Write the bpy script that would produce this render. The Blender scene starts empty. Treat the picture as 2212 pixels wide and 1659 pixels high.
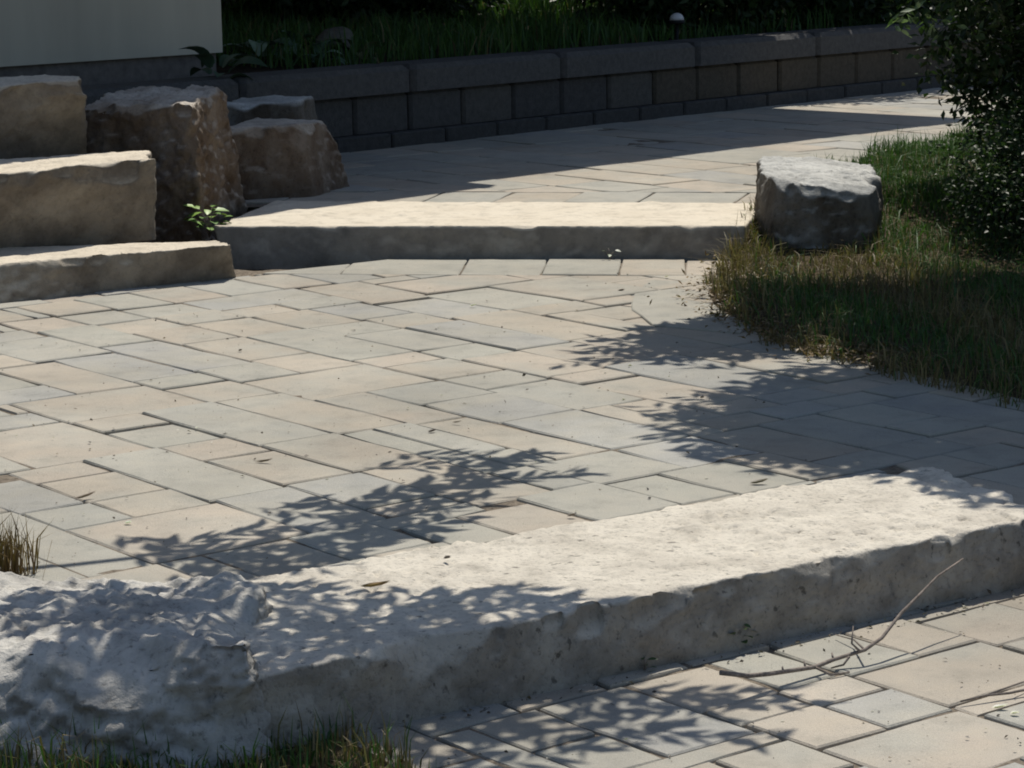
import bpy, math, random
import numpy as np
from mathutils import Vector, noise, Matrix

scene = bpy.context.scene
C = scene.collection
rad = math.radians

# ------------------------------------------------------------------ camera
F_PX, EYE = 5600.0, 1.5          # focal length in units of a 2212 px wide picture; eye height over the middle patio
PITCH, ROLL = math.atan((829.5 + 210.0) / F_PX), rad(1.0)
cam = bpy.data.cameras.new("camera")
cam.sensor_width = 36.0
cam.lens = 36.0 * F_PX / 2212.0
cam.clip_start, cam.clip_end = 0.1, 600.0
cam_ob = bpy.data.objects.new("camera", cam)
C.objects.link(cam_ob)
cam_ob.matrix_world = Matrix.Translation((0, 0, EYE)) @ Matrix.Rotation(math.pi / 2 - PITCH, 4, 'X') @ Matrix.Rotation(-ROLL, 4, 'Z')
scene.camera = cam_ob

# ------------------------------------------------------------------ daylight
SUN_EL, SUN_AZ = rad(57.0), rad(12.0)        # azimuth: right of straight ahead
SUN = Vector((math.sin(SUN_AZ) * math.cos(SUN_EL), math.cos(SUN_AZ) * math.cos(SUN_EL), math.sin(SUN_EL)))
world = bpy.data.worlds.new("World")
scene.world = world
world.use_nodes = True
wn = world.node_tree.nodes
wl = world.node_tree.links
wn.clear()
sky = wn.new('ShaderNodeTexSky')
sky.sky_type = 'NISHITA'
sky.sun_disc = False
sky.sun_elevation = SUN_EL
sky.sun_rotation = SUN_AZ
bg = wn.new('ShaderNodeBackground')
bg.inputs['Strength'].default_value = 0.10
wo = wn.new('ShaderNodeOutputWorld')
wl.new(sky.outputs[0], bg.inputs[0])
wl.new(bg.outputs[0], wo.inputs[0])

sun = bpy.data.lights.new("sun", 'SUN')
sun.energy = 5.0
sun.angle = rad(0.53)
sun.color = (1.0, 0.945, 0.85)
sun_ob = bpy.data.objects.new("sun", sun)
C.objects.link(sun_ob)
sun_ob.rotation_euler = SUN.to_track_quat('Z', 'Y').to_euler()
sun_ob.location = SUN * 40

scene.view_settings.view_transform = 'Standard'
scene.view_settings.look = 'None'
scene.view_settings.gamma = 1.0
scene.view_settings.exposure = -0.25
scene.view_settings.use_curve_mapping = False
scene.cycles.max_bounces = 6
scene.cycles.pixel_filter_type = 'BLACKMAN_HARRIS'
scene.cycles.filter_width = 1.9

# ------------------------------------------------------------------ geometry helpers
ZL, ZM, ZU = -0.147, 0.0, 0.132             # levels of the lower, middle and upper patio
ANG = rad(51.5)                             # direction of the paver rows
cp, sp, cr, sr = math.cos(PITCH), math.sin(PITCH), math.cos(ROLL), math.sin(-ROLL)


def at(X, Y, z=0.0):
    """the point at height z that stands at position X, Y of the 2212 x 1659 survey grid of the site photograph"""
    a0, b0 = X - 1106.0, Y - 829.5
    a, b = (a0 * cr + b0 * sr) / F_PX, -(-a0 * sr + b0 * cr) / F_PX
    t = (z - EYE) / (-sp + b * cp)
    return (a * t, (cp + b * sp) * t)


def to_xy(u, v):
    return (u * math.sin(ANG) + v * math.cos(ANG), u * math.cos(ANG) - v * math.sin(ANG))


def towards_sun(x, y, h):
    """where something h above the ground has to be for its shadow to fall on x, y"""
    k = h / SUN.z
    return (x + SUN.x * k, y + SUN.y * k)


def link(name, me, mat=None, parent=None):
    if mat is not None:
        me.materials.append(mat)
    o = bpy.data.objects.new(name, me)
    C.objects.link(o)
    if parent is not None:
        o.parent = parent
    return o


def empty(name, loc=(0, 0, 0)):
    o = bpy.data.objects.new(name, None)
    o.empty_display_size = 0.2
    o.location = loc
    C.objects.link(o)
    return o


def tag(o, label=None, cat=None, group=None, kind=None):
    if label: o["label"] = label
    if cat: o["category"] = cat
    if group: o["group"] = group
    if kind: o["kind"] = kind
    return o


def poly_mesh(name, verts, faces, smooth=False):
    me = bpy.data.meshes.new(name)
    me.from_pydata([tuple(v) for v in verts], [], faces)
    if smooth:
        me.polygons.foreach_set("use_smooth", [True] * len(me.polygons))
    me.update()
    return me


def tri_mesh(name, V, T, tint=None, smooth=False):
    me = bpy.data.meshes.new(name)
    V = np.asarray(V, np.float32); T = np.asarray(T, np.int32)
    me.vertices.add(len(V)); me.vertices.foreach_set("co", V.ravel())
    me.loops.add(T.size); me.loops.foreach_set("vertex_index", T.ravel())
    me.polygons.add(len(T))
    me.polygons.foreach_set("loop_start", np.arange(0, T.size, 3, dtype=np.int32))
    if smooth:
        me.polygons.foreach_set("use_smooth", np.ones(len(T), bool))
    me.update(calc_edges=True)
    if tint is not None:
        at_ = me.color_attributes.new("tint", 'FLOAT_COLOR', 'POINT')
        c4 = np.ones((len(V), 4), np.float32); c4[:, :3] = tint
        at_.data.foreach_set("color", c4.ravel())
    return me


def box_mesh(name, x0, x1, y0, y1, z0, z1, bev=0.0, frame=None):
    """box in a local frame (origin, ex, ey); optional chamfer on the upright and top edges"""
    b = min(bev, (x1 - x0) * .4, (y1 - y0) * .4, (z1 - z0) * .4)
    if b > 0:
        rings = [(0, z0), (0, z1 - b), (b, z1)]
        vs, fs = [], []
        for ins, z in rings:
            for (sx, sy) in ((0, 0), (1, 0), (1, 1), (0, 1)):
                X = (x1 - ins) if sx else (x0 + ins)
                Y = (y1 - ins) if sy else (y0 + ins)
                cx, cy = (-b if sx else b), (-b if sy else b)
                if (sx, sy) in ((0, 0), (1, 1)):
                    vs += [(X, Y + cy, z), (X + cx, Y, z)]
                else:
                    vs += [(X + cx, Y, z), (X, Y + cy, z)]
        for r in range(2):
            for i in range(8):
                j = (i + 1) % 8
                fs.append((r * 8 + i, r * 8 + j, (r + 1) * 8 + j, (r + 1) * 8 + i))
        fs.append(tuple(range(16, 24)))
        fs.append(tuple(reversed(range(0, 8))))
    else:
        vs = [(x, y, z) for z in (z0, z1) for (x, y) in ((x0, y0), (x1, y0), (x1, y1), (x0, y1))]
        fs = [(3, 2, 1, 0), (4, 5, 6, 7)] + [(i, (i + 1) % 4, 4 + (i + 1) % 4, 4 + i) for i in range(4)]
    if frame:
        O, ex, ey = frame
        vs = [(O[0] + x * ex[0] + y * ey[0], O[1] + x * ex[1] + y * ey[1], z) for x, y, z in vs]
    return poly_mesh(name, vs, fs)


def tube(points, radii, sides=6):
    """tapered tube along a polyline -> verts, tris"""
    P = [Vector(p) for p in points]
    vs, ts = [], []
    for i, p in enumerate(P):
        d = (P[min(i + 1, len(P) - 1)] - P[max(i - 1, 0)]).normalized()
        a = d.orthogonal().normalized() if i == 0 else (a - d * a.dot(d)).normalized()
        b = d.cross(a)
        for k in range(sides):
            w = 2 * math.pi * k / sides
            vs.append(p + (a * math.cos(w) + b * math.sin(w)) * radii[i])
    n = len(P)
    for i in range(n - 1):
        for k in range(sides):
            k2 = (k + 1) % sides
            A, B, Cc, D = i * sides + k, i * sides + k2, (i + 1) * sides + k2, (i + 1) * sides + k
            ts += [(A, B, Cc), (A, Cc, D)]
    for base, rev in ((0, True), ((n - 1) * sides, False)):
        for k in range(1, sides - 1):
            t = (base, base + k, base + k + 1)
            ts.append(tuple(reversed(t)) if rev else t)
    return vs, ts


class Soup:
    """collects triangles"""
    def __init__(self): self.v, self.t, self.c, self.n = [], [], [], 0

    def add(self, vs, ts, tint=None):
        self.v.append(np.array([tuple(q) for q in vs], np.float32))
        self.t.append(np.array(ts, np.int32) + self.n)
        if tint is not None:
            self.c.append(np.tile(np.array(tint, np.float32), (len(vs), 1)))
        self.n += len(vs)

    def build(self, name, mat, parent=None, smooth=False):
        me = tri_mesh(name, np.concatenate(self.v), np.concatenate(self.t), np.concatenate(self.c) if self.c else None, smooth)
        return link(name, me, mat, parent)


def leaf_shape(L, Wd, fold=0.25, curl=0.25):
    """small folded leaf along +x : verts, tris"""
    vs = [(0, 0, 0), (L * .3, Wd * .45, fold * Wd * .45), (L * .3, -Wd * .45, fold * Wd * .45), (L * .36, 0, 0.0),
          (L * .68, Wd * .36, fold * Wd * .36 - curl * L * .12), (L * .68, -Wd * .36, fold * Wd * .36 - curl * L * .12), (L * .7, 0, -curl * L * .12), (L, 0, -curl * L * .35)]
    ts = [(0, 3, 1), (0, 2, 3), (1, 3, 6), (1, 6, 4), (2, 6, 3), (2, 5, 6), (4, 6, 7), (5, 7, 6)]
    return np.array(vs, np.float32), np.array(ts, np.int32)


LEAF4 = (np.array([(0, 0, 0), (.45, .5, .12), (.45, -.5, .12), (1, 0, -.12)], np.float32), np.array([(0, 3, 1), (0, 2, 3)], np.int32))


def scatter_leaves(pos, dirs, nrm, L, Wd, tint, shape=LEAF4):
    """vectorised: pos (n,3), dirs (n,3) along the leaf, nrm (n,3) approx. up of the leaf"""
    S, T = shape
    d = dirs / np.maximum(np.linalg.norm(dirs, axis=1, keepdims=True), 1e-6)
    s = np.cross(nrm, d); s /= np.maximum(np.linalg.norm(s, axis=1, keepdims=True), 1e-6)
    u = np.cross(d, s)
    L = np.asarray(L).reshape(-1, 1, 1); Wd = np.asarray(Wd).reshape(-1, 1, 1)
    V = pos[:, None, :] + S[None, :, 0:1] * L * d[:, None, :] + S[None, :, 1:2] * Wd * s[:, None, :] + S[None, :, 2:3] * Wd * u[:, None, :]
    n, m = len(pos), len(S)
    TT = T[None] + (np.arange(n) * m)[:, None, None]
    return V.reshape(-1, 3), TT.reshape(-1, 3), np.repeat(tint, m, axis=0)


def blades(rng, base, H, lean, Wd, tint):
    """grass blades: 5 verts, 3 tris each, bent over in the direction lean"""
    n = len(base)
    az = rng.uniform(0, 2 * math.pi, n)
    side = np.stack([np.cos(az), np.sin(az), np.zeros(n)], 1) * (Wd * .5)[:, None]
    up = np.array([0, 0, 1.0])
    p1 = base + up * (H * .55)[:, None] + lean * (H * .22)[:, None]
    p2 = base + up * (H * (1 - .35 * np.minimum(1, np.linalg.norm(lean, axis=1))))[:, None] + lean * (H * .85)[:, None]
    V = np.stack([base - side, base + side, p1 - side * .8, p1 + side * .8, p2], 1).reshape(-1, 3)
    T = np.array([(0, 1, 3), (0, 3, 2), (2, 3, 4)])[None] + (np.arange(n) * 5)[:, None, None]
    return V, T.reshape(-1, 3), np.repeat(tint, 5, axis=0)


def in_poly(x, y, P):
    r = np.zeros(len(x), bool)
    n = len(P)
    for i in range(n):
        (x0, y0), (x1, y1) = P[i], P[(i + 1) % n]
        c = ((y0 > y) != (y1 > y)) & (x < (x1 - x0) * (y - y0) / ((y1 - y0) if y1 != y0 else 1e-9) + x0)
        r ^= c
    return r


def sample_poly(rng, P, n):
    A = np.array(P)
    lo, hi = A.min(0), A.max(0)
    out = np.zeros((0, 2))
    while len(out) < n:
        q = rng.uniform(lo, hi, (n * 2, 2))
        out = np.concatenate([out, q[in_poly(q[:, 0], q[:, 1], P)]])
    return out[:n]


def clip(poly, a, b):
    """keep the part of a convex polygon left of the line a -> b"""
    out = []
    n = len(poly)
    def s(p): return (b[0] - a[0]) * (p[1] - a[1]) - (b[1] - a[1]) * (p[0] - a[0])
    for i in range(n):
        p, q = poly[i], poly[(i + 1) % n]
        sp_, sq = s(p), s(q)
        if sp_ >= 0: out.append(p)
        if (sp_ >= 0) != (sq >= 0):
            t = sp_ / (sp_ - sq)
            out.append((p[0] + (q[0] - p[0]) * t, p[1] + (q[1] - p[1]) * t))
    return out


def area(P):
    return 0.5 * sum(P[i][0] * P[(i + 1) % len(P)][1] - P[(i + 1) % len(P)][0] * P[i][1] for i in range(len(P)))


# ------------------------------------------------------------------ materials
def new_mat(name, rough=0.85):
    m = bpy.data.materials.new(name)
    m.use_nodes = True
    nt = m.node_tree
    b = nt.nodes["Principled BSDF"]
    b.inputs["Roughness"].default_value = rough
    b.inputs["Specular IOR Level"].default_value = 0.25
    return m, nt, b


def nd(nt, t, **kw):
    n = nt.nodes.new(t)
    for k, v in kw.items():
        if k in n.inputs: n.inputs[k].default_value = v
        else: setattr(n, k, v)
    return n


def noise_tex(nt, scale, detail=4.0, rough=0.55, vec=None, dims='3D'):
    n = nt.nodes.new('ShaderNodeTexNoise')
    n.noise_dimensions = dims
    n.inputs['Scale'].default_value = scale
    n.inputs['Detail'].default_value = detail
    n.inputs['Roughness'].default_value = rough
    if vec is not None: nt.links.new(vec, n.inputs['Vector'])
    return n


def ramp(nt, fac, stops):
    r = nt.nodes.new('ShaderNodeValToRGB')
    e = r.color_ramp.elements
    while len(e) < len(stops): e.new(0.5)
    for q, (p, c) in zip(e, stops):
        q.position = p
        q.color = (c, c, c, 1) if isinstance(c, (int, float)) else (*c, 1)
    nt.links.new(fac, r.inputs[0])
    return r


def mix(nt, fac, a, b, mode='MIX'):
    m = nt.nodes.new('ShaderNodeMix')
    m.data_type = 'RGBA'
    m.blend_type = mode
    for s, v in ((m.inputs[0], fac), (m.inputs[6], a), (m.inputs[7], b)):
        if hasattr(v, 'type') and hasattr(v, 'node'): nt.links.new(v, s)
        elif isinstance(v, (int, float)): s.default_value = v
        else: s.default_value = (*v, 1)
    return m.outputs[2]


def bump(nt, b, height, strength, dist):
    n = nt.nodes.new('ShaderNodeBump')
    n.inputs['Strength'].default_value = strength
    n.inputs['Distance'].default_value = dist
    nt.links.new(height, n.inputs['Height'])
    nt.links.new(n.outputs[0], b.inputs['Normal'])
    return n


def mat_paver():
    m, nt, b = new_mat("concrete paver", 0.9)
    tc = nt.nodes.new('ShaderNodeTexCoord'); oi = nt.nodes.new('ShaderNodeObjectInfo')
    n1 = noise_tex(nt, 3.2, 2.0, .5, tc.outputs['Object'], '4D')
    mul = nd(nt, 'ShaderNodeMath', operation='MULTIPLY'); mul.inputs[1].default_value = 37.0
    nt.links.new(oi.outputs['Random'], mul.inputs[0]); nt.links.new(mul.outputs[0], n1.inputs['W'])
    r1 = ramp(nt, n1.outputs[0], [(.42, 0.0), (.66, 1.0)])
    fl = mix(nt, r1.outputs[0], oi.outputs['Color'], (.405, .385, .33))
    n2 = noise_tex(nt, 420.0, 2.0, .6, tc.outputs['Object'])
    r2 = ramp(nt, n2.outputs[0], [(.3, .80), (.5, 1.0), (.72, 1.16)])
    c2 = mix(nt, 1.0, fl, r2.outputs[0], 'MULTIPLY')
    n3 = noise_tex(nt, 1.1, 5.0, .6, tc.outputs['Object'])
    r3 = ramp(nt, n3.outputs[0], [(.3, .80), (.65, 1.08)])
    c3 = mix(nt, 1.0, c2, r3.outputs[0], 'MULTIPLY')
    n4 = noise_tex(nt, 26.0, 4.0, .7, tc.outputs['Object'])
    r4 = ramp(nt, n4.outputs[0], [(.66, 1.0), (.76, .80)])
    c4 = mix(nt, 1.0, c3, r4.outputs[0], 'MULTIPLY')
    n6 = noise_tex(nt, 9.0, 6.0, .68, tc.outputs['Object'])
    r6 = ramp(nt, n6.outputs[0], [(.30, (.83, .84, .84)), (.48, (1.0, 1.0, 1.0)), (.68, (1.07, 1.055, 1.03))])
    c5 = mix(nt, 1.0, c4, r6.outputs[0], 'MULTIPLY')
    n7 = noise_tex(nt, 55.0, 3.0, .6, tc.outputs['Object'])
    r7 = ramp(nt, n7.outputs[0], [(.68, 1.0), (.73, .62)])
    c6 = mix(nt, 1.0, c5, r7.outputs[0], 'MULTIPLY')
    nt.links.new(c6, b.inputs['Base Color'])
    n5 = noise_tex(nt, 160.0, 4.0, .65, tc.outputs['Object'])
    bump(nt, b, n5.outputs[0], .55, .004)
    return m


def mat_sand():
    m, nt, b = new_mat("joint sand", 0.97)
    tc = nt.nodes.new('ShaderNodeTexCoord')
    n = noise_tex(nt, 60, 4, .7, tc.outputs['Object'])
    r = ramp(nt, n.outputs[0], [(.3, (.09, .072, .055)), (.7, (.28, .235, .18))])
    nt.links.new(r.outputs[0], b.inputs['Base Color'])
    bump(nt, b, n.outputs[0], .8, .01)
    return m


def mat_stone(name, light, dark, patina_shade, pit=.5, fine=90.0, bumpd=.006, streak=0.0, pmin=.25, pits2=False):
    """quarried limestone: cream breaks, sides iron-brown and darkened to stand in for shade, pits"""
    m, nt, b = new_mat(name, 0.92)
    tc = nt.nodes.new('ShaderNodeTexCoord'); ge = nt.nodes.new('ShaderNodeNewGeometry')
    n1 = noise_tex(nt, 4.5, 6, .62, tc.outputs['Object'])
    r1 = ramp(nt, n1.outputs[0], [(.36, dark), (.58, light)])
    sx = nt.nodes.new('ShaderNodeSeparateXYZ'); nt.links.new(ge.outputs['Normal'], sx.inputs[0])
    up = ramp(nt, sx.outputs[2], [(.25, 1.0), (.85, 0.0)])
    mp = nt.nodes.new('ShaderNodeMapping'); nt.links.new(tc.outputs['Object'], mp.inputs[0])
    mp.inputs['Scale'].default_value = (1.0, 1.0, .45 if streak else 1.0)
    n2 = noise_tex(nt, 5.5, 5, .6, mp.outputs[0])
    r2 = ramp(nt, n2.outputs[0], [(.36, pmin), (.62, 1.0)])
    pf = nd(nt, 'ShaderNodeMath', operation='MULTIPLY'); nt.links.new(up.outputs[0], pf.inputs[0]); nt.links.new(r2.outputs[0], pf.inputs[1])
    c1 = mix(nt, pf.outputs[0], r1.outputs[0], patina_shade)
    n3 = noise_tex(nt, fine, 5, .7, tc.outputs['Object'])
    r3 = ramp(nt, n3.outputs[0], [(.30, 1.0 - pit * .75), (.46, 1.0), (.7, 1.05)])
    c2 = mix(nt, 1.0, c1, r3.outputs[0], 'MULTIPLY')
    n4 = noise_tex(nt, 13.0, 4, .65, tc.outputs['Object'])
    r4 = ramp(nt, n4.outputs[0], [(.28, .74), (.5, 1.0)])
    c3 = mix(nt, 1.0, c2, r4.outputs[0], 'MULTIPLY')
    if pits2:
        mp2 = nt.nodes.new('ShaderNodeMapping'); nt.links.new(tc.outputs['Object'], mp2.inputs[0])
        mp2.inputs['Scale'].default_value = (1.0, 1.5, 1.0); mp2.inputs['Rotation'].default_value = (0, 0, .6)
        n8 = noise_tex(nt, 34.0, 3, .6, mp2.outputs[0])
        r8 = ramp(nt, n8.outputs[0], [(.30, .42), (.37, 1.0), (.66, 1.0), (.74, 1.10)])
        c3 = mix(nt, 1.0, c3, r8.outputs[0], 'MULTIPLY')
    nt.links.new(c3, b.inputs['Base Color'])
    ad = nd(nt, 'ShaderNodeMath', operation='ADD'); nt.links.new(n3.outputs[0], ad.inputs[0]); nt.links.new(n4.outputs[0], ad.inputs[1])
    bump(nt, b, ad.outputs[0], .6, bumpd)
    return m


def mat_block():
    m, nt, b = new_mat("wall block", 0.95)
    tc = nt.nodes.new('ShaderNodeTexCoord'); oi = nt.nodes.new('ShaderNodeObjectInfo')
    n = noise_tex(nt, 30, 6, .7, tc.outputs['Object'])
    r = ramp(nt, n.outputs[0], [(.3, .7), (.7, 1.15)])
    c = mix(nt, 1.0, oi.outputs['Color'], r.outputs[0], 'MULTIPLY')
    nt.links.new(c, b.inputs['Base Color'])
    n2 = noise_tex(nt, 70, 5, .7, tc.outputs['Object'])
    bump(nt, b, n2.outputs[0], .8, .012)
    return m


def mat_soil(name, a, c, scale=14):
    m, nt, b = new_mat(name, 0.98)
    tc = nt.nodes.new('ShaderNodeTexCoord')
    n = noise_tex(nt, scale, 7, .68, tc.outputs['Object'])
    r = ramp(nt, n.outputs[0], [(.32, a), (.68, c)])
    nt.links.new(r.outputs[0], b.inputs['Base Color'])
    bump(nt, b, n.outputs[0], .9, .03)
    return m


def mat_leaf(name, rough=.55, trans=.25):
    m, nt, b = new_mat(name, rough)
    a = nt.nodes.new('ShaderNodeVertexColor'); a.layer_name = "tint"
    nt.links.new(a.outputs[0], b.inputs['Base Color'])
    b.inputs["Specular IOR Level"].default_value = .35
    if trans:
        t = nt.nodes.new('ShaderNodeBsdfTranslucent')
        g = mix(nt, 1.0, a.outputs[0], (1.0, 1.25, .55), 'MULTIPLY'); nt.links.new(g, t.inputs[0])
        mx = nt.nodes.new('ShaderNodeMixShader'); mx.inputs[0].default_value = trans
        nt.links.new(b.outputs[0], mx.inputs[1]); nt.links.new(t.outputs[0], mx.inputs[2])
        nt.links.new(mx.outputs[0], nt.nodes['Material Output'].inputs[0])
    return m


def mat_plain(name, col, rough=.8, nscale=20, lo=.8, hi=1.1, stretch=None, bd=.003):
    m, nt, b = new_mat(name, rough)
    tc = nt.nodes.new('ShaderNodeTexCoord')
    vec = tc.outputs['Object']
    if stretch:
        mp = nt.nodes.new('ShaderNodeMapping'); nt.links.new(vec, mp.inputs[0]); mp.inputs['Scale'].default_value = stretch; vec = mp.outputs[0]
    n = noise_tex(nt, nscale, 5, .6, vec)
    r = ramp(nt, n.outputs[0], [(.3, lo), (.7, hi)])
    c = mix(nt, 1.0, (*col,), r.outputs[0], 'MULTIPLY')
    nt.links.new(c, b.inputs['Base Color'])
    bump(nt, b, n.outputs[0], .4, bd)
    return m


M_PAVER = mat_paver()
M_SAND = mat_sand()
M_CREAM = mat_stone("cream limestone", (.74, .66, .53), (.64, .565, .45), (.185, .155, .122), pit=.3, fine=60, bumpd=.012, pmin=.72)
M_FARSLAB = mat_stone("cream slab with shade-darkened face", (.72, .65, .53), (.66, .59, .475), (.21, .19, .165), pit=.15, fine=60, bumpd=.004, pmin=.8)  # front face colour darkened to carry its shade
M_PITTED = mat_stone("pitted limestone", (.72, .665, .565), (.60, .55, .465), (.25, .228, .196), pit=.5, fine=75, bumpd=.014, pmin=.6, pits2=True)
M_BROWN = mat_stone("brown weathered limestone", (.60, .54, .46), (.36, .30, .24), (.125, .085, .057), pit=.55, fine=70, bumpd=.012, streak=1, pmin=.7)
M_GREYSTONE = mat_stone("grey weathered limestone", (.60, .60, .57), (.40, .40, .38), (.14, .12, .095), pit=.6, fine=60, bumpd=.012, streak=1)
M_STUMP = mat_stone("weathered stump stone with shade-darkened sides", (.60, .60, .57), (.42, .42, .40), (.08, .064, .047), pit=.6, fine=60, bumpd=.012, streak=1, pmin=.75)  # side colour holds shade as well as brown weathering
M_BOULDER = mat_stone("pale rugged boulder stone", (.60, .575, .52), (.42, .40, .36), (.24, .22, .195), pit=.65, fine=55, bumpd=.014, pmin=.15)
M_BLOCK = mat_block()
M_SOIL = mat_soil("dark soil", (.022, .016, .011), (.075, .055, .036))
M_TURF = mat_soil("thatch and soil", (.035, .026, .014), (.13, .095, .05), 40)
M_GRASS = mat_leaf("grass blade", .6, .2)
M_LEAF = mat_leaf("leaf", .5, .22)
M_BARK = mat_plain("bark", (.16, .12, .09), .9, 25, .6, 1.3, (1, 1, .25), .01)
M_TWIG = mat_plain("twig bark", (.25, .21, .18), .85, 90, .5, 1.35)
M_WALL = mat_plain("stained siding", (.64, .60, .49), .8, 2.2, .86, 1.08, (1, 1, .12), .002)
M_FOUND = mat_plain("foundation concrete", (.20, .18, .165), .95, 18, .7, 1.15)
M_ROOF = mat_plain("roof boards", (.20, .17, .15), .85, 10, .8, 1.1)
M_WHITE = mat_plain("white plastic", (.78, .78, .80), .35, 10, .95, 1.0)
M_BLACK = mat_plain("black plastic", (.02, .02, .02), .5, 10, .9, 1.1)

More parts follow.
